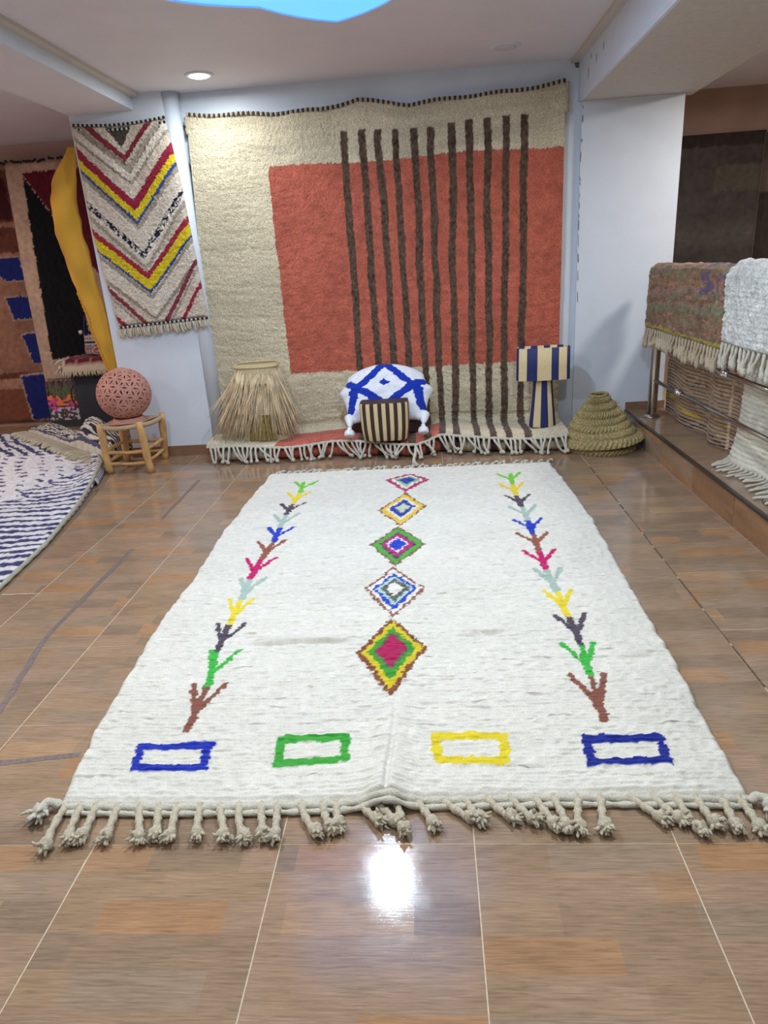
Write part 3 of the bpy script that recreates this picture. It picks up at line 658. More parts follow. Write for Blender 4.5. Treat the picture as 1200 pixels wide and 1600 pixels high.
# yellow runner hanging twisted at the wall's edge
def yellow():
    prof=[(2.33,-2.515,.02),(2.22,-2.60,.075),(2.08,-2.665,.105),(1.9,-2.675,.11),(1.68,-2.665,.105),(1.4,-2.62,.095),(1.12,-2.585,.085),(.9,-2.56,.07),(.66,-2.53,.06),(.40,-2.47,.05),(.2,-2.43,.045),(.02,-2.40,.05)]
    ny,nx=150,26; zz=np.linspace(2.33,.015,ny); xc=np.interp(-zz,[-p[0] for p in prof],[p[1] for p in prof]); hw=np.interp(-zz,[-p[0] for p in prof],[p[2] for p in prof])
    xc=np.convolve(np.pad(xc,8,'edge'),np.ones(17)/17,'valid'); hw=np.convolve(np.pad(hw,8,'edge'),np.ones(17)/17,'valid')
    a=np.linspace(0,2*PI,nx,endpoint=False)
    X=xc[:,None]+hw[:,None]*.95*np.cos(a)[None,:]+.004*fnoise((ny,nx),2,1,91); tw=np.sin(zz*3.2)[:,None]*.02
    Y=5.475+hw[:,None]*.42*np.sin(a)[None,:]*(1+.35*np.cos(3*a)[None,:])+tw-.03; Z=zz[:,None]+0*X
    X=np.minimum(X,np.where(Y>5.39,-2.503,9))
    V=np.stack([X,Y,Z],-1); Vn=V.reshape(-1,3); i=np.arange(ny*nx).reshape(ny,nx); Fc=np.stack([i[:-1],np.roll(i,-1,1)[:-1],np.roll(i,-1,1)[1:],i[1:]],-1).reshape(-1,4)
    C=np.empty((ny,nx,3)); C[:]=lin('#C6973A'); C*=(1+.12*fnoise((ny,nx),4,2,92))[...,None]; paint(C,(np.sin(zz*3.0-1.2)[:,None]+np.cos(a-2.2)[None,:]*1.2)>1.25,'#BFA347')
    r=empty('yellow_runner',(-2.55,5.45,0)); Vn=Vn-np.array([-2.55,5.45,0]); mesh('cloth',Vn,Fc,M['flat'],r,True,C.reshape(-1,3))
    b=MB(); e=[(float(V[k,16,0])+2.55,float(V[k,16,1])-5.45,float(zz[k])) for k in range(64,112)]; b.tube(e,[.010+.005*(q%2) for q in range(len(e))],6); b.build('fringed_edge',mat('orange_fringe','#C98A1E',.9,.3,90),r)
    tag(r,'yellow cloth runner hanging twisted down the edge of the left wall','runner')
yellow()

# ------------------------------------------------------------------ generic hanging carpet on a wall
def carpet(name,label,x0,x1,z0,z1,y,colfn,res=.012,thick=.02,left=None,right=None,seed=0,fr=None,frm='cordold',wave=.008,cat='rug',axis='y',topbind=False):
    nx=int((x1-x0)/res)+2; ny=int((z1-z0)/res)+2; s=np.linspace(0,1,nx)[None,:]; t=np.linspace(0,1,ny)[:,None]
    Z=z1+(z0-z1)*t+0*s; xl=x0 if left is None else np.interp(t,[0,.5,1],left); xr=x1 if right is None else np.interp(t,[0,.5,1],right); X=xl+(xr-xl)*s+0*Z
    jx=X+.004*fnoise((ny,nx),.6,.6,seed+1); jz=Z+.004*fnoise((ny,nx),.6,.6,seed+2); C=colfn(jx,jz,ny,nx)
    pn=fnoise((ny,nx),1,1,seed+3); C=C*(1+.08*pn)[...,None]; d=thick+.002*pn+wave*(1+np.sin(X*9+seed)+.3*np.sin(Z*5))
    e=smooth01(np.minimum(np.minimum(s,1-s)*nx/3,np.minimum(t,1-t)*ny/3)); d=d*(.15+.85*e)
    c=(x0+x1)/2; r=empty(name,(c,y,z0)); V,Fc=grid(np.stack([X-c,-d,Z-z0],-1)); mesh('pile',V,Fc[:,::-1].copy(),M['pile'],r,True,np.clip(C,.003,1).reshape(-1,3))
    V,Fc=grid(np.stack([X-c,0*X-.001,Z-z0],-1)[::4,::4]); mesh('backing',V,Fc,M['cordold'],r)
    if fr:
        n=fr
        for k in range(n):
            x=float(X[-1,0]+(X[-1,-1]-X[-1,0])*(k+.5)/n)-c; b=MB(); dx=random.uniform(-.015,.015); ln=random.uniform(.10,.14)
            P=bez((x,-thick*.6,.005),(x,-thick,-.03),(x+dx,-thick,-.07),(x+dx,-thick*.8,-ln),9); b.tube(P,[.009,.009,.009,.014,.010,.013,.015,.014,.009],6,0,1,.15); b.build('tassel',M[frm],r)
    if topbind:
        b=MB()
        for k in range(int((x1-x0)/.028)):
            if random.random()<.75: b.blob((x0-c+.028*k,-.018,z1-z0+random.uniform(-.012,.012)),.013,0,6,4,.3,(1.2,1,1))
        b.build('top_binding',mat('dark_edge_yarn','#2A2422',.9,.2,90),r)['kind']='stuff'
    return tag(r,label,cat)
def base(h,ny,nx): C=np.empty((ny,nx,3)); C[:]=lin(h); return C
def f_brown(x,z,ny,nx):
    C=base('#8C6450',ny,nx); C*=(1+.10*fnoise((ny,nx),10,14,201))[...,None]
    paint(C,z<.52,'#70412F'); paint(C,(z>.40)&(z<.50),'#98705C'); paint(C,(z>.50)&(z<.56),'#5A3324')
    paint(C,(x<-3.95)&(z>1.72)&(z<2.45),'#5C3428'); paint(C,(x<-3.98)&(z>2.02)&(z<2.38),'#3C1418'); paint(C,(np.abs(z-1.98+.1*(x+4.1))<.02)&(x<-3.9),'#8C6450')
    paint(C,(np.abs(x+4.23-.25*(z-1.75))<.03)&(z>1.72)&(z<1.95),'#8C6450')
    for q in ([(-4.40,1.68),(-4.00,1.67),(-4.0,1.465),(-4.18,1.46)],[(-4.23,1.30),(-3.99,1.31),(-3.99,1.095),(-4.20,1.09)],[(-4.16,.935),(-3.95,.955),(-3.97,.66),(-4.10,.65)],[(-4.27,.515),(-3.99,.535),(-3.99,.075),(-4.24,.055)]):
        qo=[(sum(a for a,_ in q)/4+(a-sum(p for p,_ in q)/4)*1.12,sum(b for _,b in q)/4+(b-sum(p for _,p in q)/4)*1.10) for a,b in q]
        paint(C,poly_in(x,z,qo),'#9A8478'); paint(C,poly_in(x,z,q),'#15205F')
    return C
carpet('brown_wall_rug','brown wall rug with deep blue squares at the far left',-5.2,-3.80,.03,2.52,7.03,f_brown,seed=210)
def f_cream(x,z,ny,nx):
    C=base('#AF9480',ny,nx); C*=(1+.06*fnoise((ny,nx),12,12,221))[...,None]
    paint(C,poly_in(x,z,[(-3.745,2.40),(-2.9,2.42),(-2.9,1.05),(-3.40,1.78)]),'#581320')
    paint(C,poly_in(x,z,[(-3.742,2.375),(-3.40,1.78),(-3.42,.70),(-3.855,.685)]),'#0B0C12'); return C
carpet('black_and_red_wall_rug','beige wall rug with a black panel and dark red triangle at far left',-3.99,-2.90,.46,2.50,6.955,f_cream,left=[-3.91,-3.97,-3.995],seed=230,fr=22,topbind=True)
def f_dark(x,z,ny,nx):
    C=base('#4C4744',ny,nx); C*=(1+.15*fnoise((ny,nx),6,20,241))[...,None]; paint(C,(z<1.98)&(z>1.78)&(x>2.42),'#575248'); paint(C,z>2.12,'#3C3430'); return C
carpet('dark_wall_rug','very dark charcoal wall rug beyond the railing',1.95,2.81,.6,2.22,6.48,f_dark,seed=250)
def f_dark2(x,z,ny,nx):
    C=base('#5A5046',ny,nx); C*=(1+.15*fnoise((ny,nx),6,20,243))[...,None]; paint(C,z<1.75,'#3C352E'); return C
carpet('taupe_wall_rug','dark taupe wall rug at the right edge beside the charcoal one',2.80,3.5,.6,2.20,6.47,f_dark2,seed=260,wave=.02)

# ------------------------------------------------------------------ far left corner: flower picture, covered box, bag
def picture():
    r=empty('flower_picture',(-3.77,6.83,0)); r.rotation_euler=(math.radians(-7),0,0)
    W,H=.38,.47; ny,nx=124,84; s=np.linspace(-W/2,W/2,nx)[None,:]+np.zeros((ny,1)); z=np.linspace(H,.0,ny)[:,None]+np.zeros((1,nx))
    C=base('#5B4A48',ny,nx); C*=(1+.3*fnoise((ny,nx),8,1.2,301))[...,None]; g=fnoise((ny,nx),2,2,302)
    paint(C,(z<.30)&(g>-.2),'#3E4A3A'); paint(C,(z<.42)&(z>.30)&(g>.3),'#4C6A3A')
    f=fnoise((ny,nx),2,2.4,303)
    paint(C,(z<.30)&(z>.16)&(f>.1),'#C0418A'); paint(C,(z<.34)&(z>.22)&(fnoise((ny,nx),2,3,304)>.7),'#E07A40'); paint(C,(z<.20)&(z>.06)&(fnoise((ny,nx),2,2,305)>.2),'#B9B0C4'); paint(C,(z<.07),'#3A3A3E')
    V,Fc=grid(np.stack([s,0*s-.012,z],-1)); mesh('printed_canvas',V,Fc[:,::-1].copy(),M['flat'],r,True,np.clip(C,.01,1).reshape(-1,3))
    MB().box((-W/2,-.011,0),(W/2,.012,H)).build('stretcher_frame',mat('canvas_edge','#4A4038',.8),r,False)
    tag(r,'unframed canvas picture of pink and orange flowers leaning in the far left corner','picture')
picture()
def covered_box():
    r=empty('charcoal_stand',(-3.21,6.68,0)); b=MB(); n=26; V=[]
    def ringp(z,sx,sy,amp):
        return [(sx*math.copysign(abs(math.cos(a))**.35,math.cos(a))*(1+amp*math.sin(a*9)),sy*math.copysign(abs(math.sin(a))**.35,math.sin(a)),z) for a in [2*PI*k/40 for k in range(40)]]
    lv=[(.0,.25,.20,.03),(.03,.262,.21,.03),(.35,.27,.215,.015),(.66,.285,.22,.004),(.70,.28,.215,0),(.71,.26,.20,0)]
    V=[p for q in lv for p in ringp(*q)]; Fc=[(i*40+k,i*40+(k+1)%40,(i+1)*40+(k+1)%40,(i+1)*40+k) for i in range(5) for k in range(40)]+[tuple(200+k for k in range(40)),tuple(range(40))[::-1]]
    sharp(MB().add(V,Fc).build('cloth_cover',M['char'],r))
    b=MB(); b.tube(bez((-.26,-.1,.50),(-.34,-.16,.42),(-.33,-.16,.28),(-.25,-.12,.22),14),.007,6); b.build('strap',M['char'],r)
    tag(r,'tall charcoal cloth-covered stand behind the pierced clay ball','stand')
    # fringed maroon textile lying on it
    t=empty('fringed_mat',(-3.18,6.66,.714)); ny,nx=30,60; s=np.linspace(-.31,.31,nx)[None,:]+np.zeros((ny,1)); v=np.linspace(-.26,.2,ny)[:,None]+np.zeros((1,nx))
    z=.012+.006*fnoise((ny,nx),2,3,311)-.12*np.clip((-.21-v)/.05,0,1)**1.5; C=base('#5E1620',ny,nx); paint(C,fnoise((ny,nx),1,1,312)>1.0,'#8C5C64'); paint(C,(v<-.235)|(np.abs(s)>.285),'#B9A996')
    V,Fc=grid(np.stack([s,v,np.maximum(z,-.11)],-1)); mesh('woven_mat',V,Fc,M['pile'],t,True,C.reshape(-1,3))
    for k in range(24):
        x=-.30+.6*k/23; b=MB(); b.tube([(x,-.262,-.10),(x+random.uniform(-.01,.01),-.27,-.125),(x+random.uniform(-.02,.02),-.268,-.15)],[.011,.012,.006],6,0,1,.2); b.build('tassel',M['cordold'],t)
    b=MB(); b.tube(bez((-.30,-.2,.0),(-.33,-.22,.01),(-.35,-.24,-.01),(-.37,-.25,-.03),9),[.016,.014,.012,.014,.012,.010,.009,.007,.003],6); frayed(b,(-.33,-.24,-.06),(-.3,0,-1),.018,10,.08); b.build('corner_tassel',M['cordw'],t)
    tag(t,'maroon woven mat with pale fringe lying on the charcoal stand','mat')
    g=empty('woven_bag',(-3.16,6.66,.752)); ny,nx=46,64; a=np.linspace(0,2*PI,nx)[None,:]+np.zeros((ny,1)); zz=np.linspace(0,.20,ny)[:,None]+np.zeros((1,nx))
    wv=.19*(1-.12*zz/.2); X=wv*np.sign(np.cos(a))*np.abs(np.cos(a))**.6; Y=.10*(1-.4*zz/.2)*np.sin(a); C=base('#A49482',ny,nx)
    paint(C,np.sin(a*26)+np.sin(zz*190)>.7,'#3B3450'); paint(C,(zz<.07)&(np.sin(a*30+zz*80)>0),'#7A4A66'); paint(C,zz>.18,'#1B2360'); paint(C,np.abs(zz-.105)<.008,'#1B2360')
    V,Fc=grid(np.stack([X,Y,zz],-1)); mesh('body',V,Fc,M['flat'],g,True,C.reshape(-1,3))
    V,Fc=grid(np.stack([X,Y,zz],-1)[:1]*np.array([1,1,0]) if False else np.stack([np.stack([X[-1]*k,Y[-1]*k,zz[-1]-.01],-1) for k in (1,.5,.02)],0)); mesh('opening',V,Fc,M['char'],g)
    for yo in (-.06,.06):
        b=MB(); b.tube(bez((-.13,yo,.17),(-.13,yo,.48),(.09,yo,.54),(.09,yo,.17),26),.0075,8); b.build('handle',M['handle'],g)
    b=MB(); b.blob((-.19,-.02,.20),.022,0,8,6,.3,(1,.6,.9)); b.build('pompom',M['cordw'],g)
    tag(g,'small patterned woven bag with tall navy handles standing on the maroon mat','bag')
covered_box()

# ------------------------------------------------------------------ navy and white rug on the left, zebra rug heaped on its far end
def navy_rug():
    ny,nx=430,330; t=np.linspace(0,1,ny)[:,None]; s=np.linspace(0,1,nx)[None,:]
    yv=2.35+t*(6.55-2.35); xr=np.interp(yv,[2.3,2.91,3.48,4.07,4.6,5.06,5.5,6.0,6.6],[-2.12,-2.15,-2.215,-2.33,-2.46,-2.60,-2.85,-3.35,-3.65]); xl=np.interp(yv,[2.3,6.6],[-4.9,-4.95])
    X=xl+(xr-xl)*s; Y=yv+0*s
    ed=xr-X; rise=np.interp(yv,[2.3,3.5,4.3,4.75,5.2,5.6],[.0,.005,.02,.055,.045,.02])
    z=.020+.002*fnoise((ny,nx),1,1,401)+.004*fnoise((ny,nx),12,14,402)+rise*np.exp(-(ed/.12)**2)
    z=z*(.3+.7*smooth01(ed/.012)); z=np.maximum(z,.004)
    # lifts gently towards the far corner where it lies over other rugs
    z=z+.0*Y
    jx=X+.008*fnoise((ny,nx),1.5,2,403)+.012*fnoise((ny,nx),10,14,404); jy=Y+.004*fnoise((ny,nx),1,2,405)+.018*fnoise((ny,nx),14,20,406)
    C=base('#D2D2D6',ny,nx)
    per=.088; u=jy/per; band=np.abs(u-np.round(u)); w_=.20+.05*fnoise((ny,nx),3,14,407)
    # border limit running diagonally: stripes on the right and near side, dashes inside
    lim=np.interp(jy,[2.3,3.75,3.95,4.4,4.9,5.3],[-5.2,-3.35,-3.15,-2.98,-2.85,-2.80])
    hp=((jy-3.86)/.265); hpi=np.floor(hp); hc=(hp-hpi-.5)*.265; lim=lim+.16*np.abs(hc)/.13
    inside=jx<lim
    st=(band<w_)&~inside; paint(C,st,'#2A2C60')
    rim=inside&(jx>lim-.035)&(jy>3.8); paint(C,rim&(np.abs(hc)<.12),'#3A3C70')
    # dashes
    gy=jy/.115; gx=(jx+np.floor(gy)*.063)/.15; dd=(np.abs(gy-np.floor(gy)-.5+ (gx-np.floor(gx)-.5)*.55)<.12)&(np.abs(gx-np.floor(gx)-.5)<.24)
    hole=fnoise((ny,nx),5,5,408)>-1.3; paint(C,inside&dd&hole&(jx<lim-.07),'#34345E')
    paint(C,(jy>5.55)&(np.sin((jx*1.1+jy)*42+1.2*np.sin(jx*9))>.25),'#2E305F')
    C*=(1+.06*fnoise((ny,nx),1,1,409))[...,None]
    r=empty('navy_striped_rug',(-3.5,4.3,0)); V,Fc=grid(np.stack([X+3.5,Y-4.3,z],-1)); mesh('pile',V,Fc,M['pile'],r,True,np.clip(C,.01,1).reshape(-1,3))
    b=MB(); pts=[(float(np.interp(y,yv[:,0],xr[:,0]))+3.5-.004,y-4.3,.014+float(np.interp(y,yv[:,0],rise[:,0]))) for y in np.linspace(2.36,5.5,140)]; cord(b,pts,.0125,seg=7); b.build('edge_cord',mat('grey_green_cord','#A8A894',.9,.15,150,.6),r)
    # the turned-up underside by the stool: a narrow striped flank under the edge
    n=60; P=np.zeros((n,8,3)); 
    for i,y in enumerate(np.linspace(4.62,5.30,n)):
        rz=float(np.interp(y,yv[:,0],rise[:,0])); x0=float(np.interp(y,yv[:,0],xr[:,0]))
        for k in range(8): q=k/7; P[i,k]=(x0+3.5+.024*math.sin(q*PI/2),y-4.3,.012+rz*(1-q)+.0)
    Cf=base('#CFCDC8',n,8); Cf[np.sin(np.linspace(0,95,n))>.2]=lin('#2A2C50'); V,Fc=grid(P); mesh('turned_edge',V,Fc,M['flat'],r,True,Cf.reshape(-1,3))
    tag(r,'white rug with navy lines and dashes lying on the left floor','rug')
navy_rug()
def zebra():
    ny,nx=170,190; t=np.linspace(0,1,ny)[:,None]+np.zeros((1,nx)); s=np.linspace(0,1,nx)[None,:]+np.zeros((ny,1))
    # a parallelogram from the stool to the far left corner, heaped up near the stool
    A=np.array([-2.62,5.22]);B=np.array([-4.05,6.50]);Cc=np.array([-3.85,6.62]);Dd=np.array([-2.62,5.88])
    P=(1-t)[...,None]*((1-s)[...,None]*A+s[...,None]*B)+t[...,None]*((1-s)[...,None]*Dd+s[...,None]*Cc)
    X=P[...,0];Y=P[...,1]
    hump=.24*np.exp(-((s-.22)/.20)**2)*np.sin(PI*np.clip(t*1.15+.05,0,1))**.9+.09*np.exp(-((s-.75)/.25)**2)*np.sin(PI*np.clip(t+.1,0,1))
    z=.045+hump+.018*np.sin(s*24+t*3)*np.clip(hump*6,0,1)+.003*fnoise((ny,nx),1,1,421); e=smooth01(np.minimum(np.minimum(s,1-s)*nx/6,np.minimum(t,1-t)*ny/6)); z=.03+(z-.03)*e
    C=base('#C9C4B8',ny,nx); wv=.012*fnoise((ny,nx),6,6,422)
    ph=(t*13+1.5*np.sin(s*9)+1.0*np.sin(s*21+1)*.5+wv*30); paint(C,(ph%1.0)<.46,'#26263A'); paint(C,(t<.085)&(t>.04),'#4A4A66'); paint(C,t<=.04,'#C9C4B8'); C*=(1+.06*fnoise((ny,nx),1,1,423))[...,None]
    r=empty('zebra_rug',(-3.2,6.0,0)); V,Fc=grid(np.stack([X+3.2,Y-6.0,z],-1)); mesh('pile',V,Fc[:,::-1].copy(),M['pile'],r,True,np.clip(C,.01,1).reshape(-1,3))
    V,Fc=grid(np.stack([X+3.2,Y-6.0,0*X+.028],-1)[::6,::6]); mesh('backing',V,Fc,M['cordold'],r)
    d=(B-A)/np.linalg.norm(B-A); nrm=np.array([-d[1],d[0]]); nrm=nrm if nrm@np.array([0,-1])>0 else -nrm
    for k in range(46):
        q=A+(B-A)*(k+.5)/46; b=MB(); ln=random.uniform(.12,.20); sk=random.uniform(-.04,.04)
        p0=(q[0]+3.2,q[1]-6.0,.040); e=(q[0]+3.2+nrm[0]*ln+d[0]*sk,q[1]-6.0+nrm[1]*ln+d[1]*sk,.036)
        b.tube(bez(p0,(p0[0]+nrm[0]*ln*.3,p0[1]+nrm[1]*ln*.3,.052),(p0[0]+nrm[0]*ln*.7,p0[1]+nrm[1]*ln*.7,.045),e,9),[.007,.0075,.007,.008,.007,.008,.010,.012,.006],6,0,1.1,.2); b.build('tassel',M['cord'],r)
    tag(r,'black and white wavy striped rug heaped behind the stool','rug')
zebra()

# ------------------------------------------------------------------ stool with clay ball
def stool():
    r=empty('wooden_stool',(-2.335,5.10,0)); ox,oy=-2.335,5.10
    T=[(-2.475,4.925),(-2.165,4.965),(-2.145,5.23),(-2.49,5.27)]; Bt=[(-2.50,4.955),(-2.168,4.94),(-2.20,5.34),(-2.51,5.31)]
    T=[(-2.485,4.92),(-2.195,4.955),(-2.125,5.235),(-2.485,5.28)]
    H=.375; legs=[]
    for k in range(4):
        a=Vector((Bt[k][0]-ox,Bt[k][1]-oy,0)); c=Vector((T[k][0]-ox,T[k][1]-oy,H+.02)); P=[a.lerp(c,i/9)+Vector((.004*math.sin(i*1.3+k),.004*math.cos(i*1.7+k),0)) for i in range(10)]
        b=MB(); b.tube(P,[.028*(1+.08*math.sin(i*2+k)) for i in range(9)]+[.021],12); b.build('leg',M['wood'],r); legs.append((a,c))
    def at(k,z): a,c=legs[k]; return a.lerp(c,z/(H+.02))
    for k in range(4):
        j=(k+1)%4
        for z,rr in ((.075,.013),(.165,.014)):
            z+=.012*(k%2); p,q=at(k,z),at(j,z); P=[p.lerp(q,i/8)+Vector((0,0,.003*math.sin(i+k))) for i in range(9)]; b=MB(); b.tube(P,[rr*(1+.1*math.sin(i*1.1+k)) for i in range(9)],9); b.build('rung',M['wood'],r)
        p,q=at(k,H-.008),at(j,H-.008); b=MB(); P=[p.lerp(q,i/26)+Vector((0,0,-.014*math.sin(PI*i/26))) for i in range(27)]; b.tube(P,[.017+.003*(i%2) for i in range(27)],9); b.build('seat_rail',M['rope'],r)
    # woven seat: sagging, ribs running to the centre in four triangles
    n=56; P=np.zeros((n,n,3)); c=[at(k,H) for k in range(4)]
    for i in range(n):
        for j in range(n):
            s,t=i/(n-1),j/(n-1); p=(c[0]*(1-s)+c[1]*s)*(1-t)+(c[3]*(1-s)+c[2]*s)*t
            u,v=abs(s-.5),abs(t-.5); rib=math.sin((u if u<v else v)*0+ (s if u>v else t)*2*PI*24)
            P[i,j]=(p.x,p.y,H+.006-.035*math.sin(PI*s)*math.sin(PI*t)+.003*rib)
    V,Fc=grid(P); mesh('woven_seat',V,Fc[:,::-1].copy(),M['rope'],r)
    V,Fc=grid(P[::5,::5]-np.array([0,0,.016])); mesh('seat_underside',V,Fc,M['rope'],r)
    tag(r,'small low wooden branch stool with a woven seat holding the clay ball','stool')
stool()
def clay_ball():
    cx,cy=-2.335,5.10; R=.200; cz=.357+.035+R*.965
    # lattice: icosahedron subdivided three times per edge
    ph=(1+5**.5)/2; iv=[(-1,ph,0),(1,ph,0),(-1,-ph,0),(1,-ph,0),(0,-1,ph),(0,1,ph),(0,-1,-ph),(0,1,-ph),(ph,0,-1),(ph,0,1),(-ph,0,-1),(-ph,0,1)]
    fa=[(0,11,5),(0,5,1),(0,1,7),(0,7,10),(0,10,11),(1,5,9),(5,11,4),(11,10,2),(10,7,6),(7,1,8),(3,9,4),(3,4,2),(3,2,6),(3,6,8),(3,8,9),(4,9,5),(2,4,11),(6,2,10),(8,6,7),(9,8,1)]
    iv=np.array(iv,float); pts={}; edges=set(); tris=[]
    def key(p): return tuple(np.round(p/np.linalg.norm(p),4))
    for a,b,c in fa:
        G={}
        for i in range(4):
            for j in range(4-i): k=3-i-j; p=(iv[a]*i+iv[b]*j+iv[c]*k)/3; p/=np.linalg.norm(p); G[(i,j)]=p
        for (i,j),p in G.items():
            for di,dj in ((1,0),(0,1),(1,-1)):
                q=G.get((i+di,j+dj))
                if q is not None: edges.add(tuple(sorted((key(p),key(q)))))
            if (i+1,j) in G and (i,j+1) in G: tris.append((p,G[(i+1,j)],G[(i,j+1)]))
            if (i+1,j) in G and (i+1,j-1) in G: tris.append((p,G[(i+1,j)],G[(i+1,j-1)]))
    rot=np.array(Euler((.35,.2,.4)).to_matrix())
    nu,nv=420,210; th=np.linspace(0,2*PI,nu+1); la=np.linspace(-1.33,1.40,nv+1)
    Dg=np.stack([np.cos(la)[:,None]*np.cos(th)[None,:],np.cos(la)[:,None]*np.sin(th)[None,:],np.sin(la)[:,None]+0*th[None,:]],-1)
    cen=(Dg[:-1,:-1]+Dg[1:,1:]); cen/=np.linalg.norm(cen,axis=-1,keepdims=True); flat=(cen.reshape(-1,3)@rot); hole=np.zeros(len(flat),bool)
    lat=np.repeat(((la[:-1]+la[1:])/2),nu)
    for e in edges:
        p,q=np.array(e[0]),np.array(e[1]); m_=(p+q)/2; m_/=np.linalg.norm(m_); ax=(q-p); L=np.linalg.norm(ax); ax/=L; wx=np.cross(m_,ax)
        near=flat@m_>.9; f=flat[near]; u=(f@ax)/(L*.27); v=(f@wx)/(L*.078); h=(np.abs(u)<1)&(np.abs(v)<(1-u*u)); idx=np.where(near)[0]; hole[idx[h]]=True
    for a,b,c in tris:
        g=a+b+c; g/=np.linalg.norm(g); near=flat@g>.97; f=flat[near]; ok=np.ones(len(f),bool); s=.28
        V3=[g+(x-g)*s for x in (b+c-a,)] if False else [g+(x-g)*.14 for x in (a,b,c)]
        for i in range(3):
            p,q=V3[i],V3[(i+1)%3]; nn=np.cross(p,q); nn*=np.sign(nn@g); ok&=(f@nn>0)
        idx=np.where(near)[0]; hole[idx[ok]]=True
    hole&=(lat<1.15)&(lat>-1.12)
    i=np.arange((nv+1)*(nu+1)).reshape(nv+1,nu+1)[:, :]; i=i.copy(); i[:,-1]=i[:,0]
    Fq=np.stack([i[:-1,:-1],i[:-1,1:],i[1:,1:],i[1:,:-1]],-1).reshape(-1,4); Fo=Fq[~hole]
    Vo=Dg.reshape(-1,3)*R*np.array([1,1,.965]); Vi=Dg.reshape(-1,3)*(R-.011)*np.array([1,1,.965]); n=len(Vo)
    cnt={}
    for f in Fo:
        for k in range(4): a,b=int(f[k]),int(f[(k+1)%4]); cnt[(a,b)]=1
    wallf=[(b,a,a+n,b+n) for (a,b) in cnt if (b,a) not in cnt]
    Fall=np.concatenate([Fo,Fo[:,::-1]+n,np.array(wallf)]); r=empty('pierced_clay_ball',(cx,cy,.357)); off=np.array([0,0,cz-.357])
    mesh('pierced_shell',np.concatenate([Vo,Vi])+off,Fall,M['terra'],r,False)
    MB().lathe([(.135,.0),(.14,.012),(.118,.03),(.108,.05),(.098,.05),(.105,.02),(.12,.0)],48).build('foot_ring',M['terra'],r)
    MB().lathe([(.04,cz-.357+R*.948),(.034,cz-.357+R*.972),(.0,cz-.357+R*.975)],32).build('cap',M['terra'],r)
    tag(r,'pink terracotta ball pierced with leaf-shaped holes on the wooden stool','lantern')
clay_ball()

# ------------------------------------------------------------------ straw lampshade on the left of the ledge
def straw_lamp():
    cx,cy=-1.325,5.27; r=empty('straw_lamp',(cx,cy,LEDGE)); z1=.735-LEDGE
    def sq(a,rad): return (rad*math.copysign(abs(math.cos(a))**.7,math.cos(a)),rad*.72*math.copysign(abs(math.sin(a))**.7,math.sin(a)))
    b=MB()
    for q in range(3): b.tube([(*sq(2*PI*k/40,.160+.004*q),z1-.008*q) for k in range(40)],.006,6,closed=True)
    b.build('top_ring',M['raffia'],r)
    V=[];n=48
    for z,rad in ((z1-.005,.158),(z1-.06,.160),(z1-.14,.165)):
        for k in range(n): V.append((*sq(2*PI*k/n,rad),z))
    MB().add(V,[(i*n+k,i*n+(k+1)%n,(i+1)*n+(k+1)%n,(i+1)*n+k) for i in range(2) for k in range(n)]).build('shade_band',M['raffia'],r)
    MB().lathe([(.150,z1-.12),(.140,z1-.25),(.150,.20)],40,sy=.68).build('inner_shade',M['straw'],r)
    b=MB(); rr=random.Random(3)
    for k in range(520):
        a=rr.uniform(0,2*PI); x0,y0=sq(a,.163); zt=z1-rr.uniform(.03,.14); L=rr.uniform(.30,.54); sp=rr.uniform(.02,.10)
        sw=-.15*rr.uniform(.1,1.35) if x0<.08 else rr.uniform(-.05,.06)
        dx=math.cos(a)*sp+sw; dy=math.sin(a)*sp*.6; zb=max(.006,zt-L)
        if y0+dy>.2: dy=.2-y0
        w_=rr.uniform(.002,.0046); P=bez((x0,y0,zt),(x0+dx*.25,y0+dy*.5,zt-(zt-zb)*.35),(x0+dx*.7,y0+dy*.9,zt-(zt-zb)*.7),(x0+dx*rr.uniform(.9,1.1),y0+dy,zb),5)
        b.tube(P,[w_,w_,w_,w_*.8,w_*.3],3)
    b.build('straw_fringe',M['straw'],r)['kind']='stuff'
    b=MB()
    for k in range(260):
        a=rr.uniform(0,2*PI); q=rr.uniform(0,1)**.5; x0,y0=.07*q*math.cos(a),-.05+.05*q*math.sin(a); x1,y1=x0*1.6,y0*1.3
        b.tube([(x0,y0,.30),(x0,y0,.2),(x1,y1,.005)],[.002,.0022,.0026],3)
    b.build('grass_core',M['strawy'],r)['kind']='stuff'
    tag(r,'shaggy dry straw lamp with a raffia top ring at the left end of the ledge','lamp')
straw_lamp()

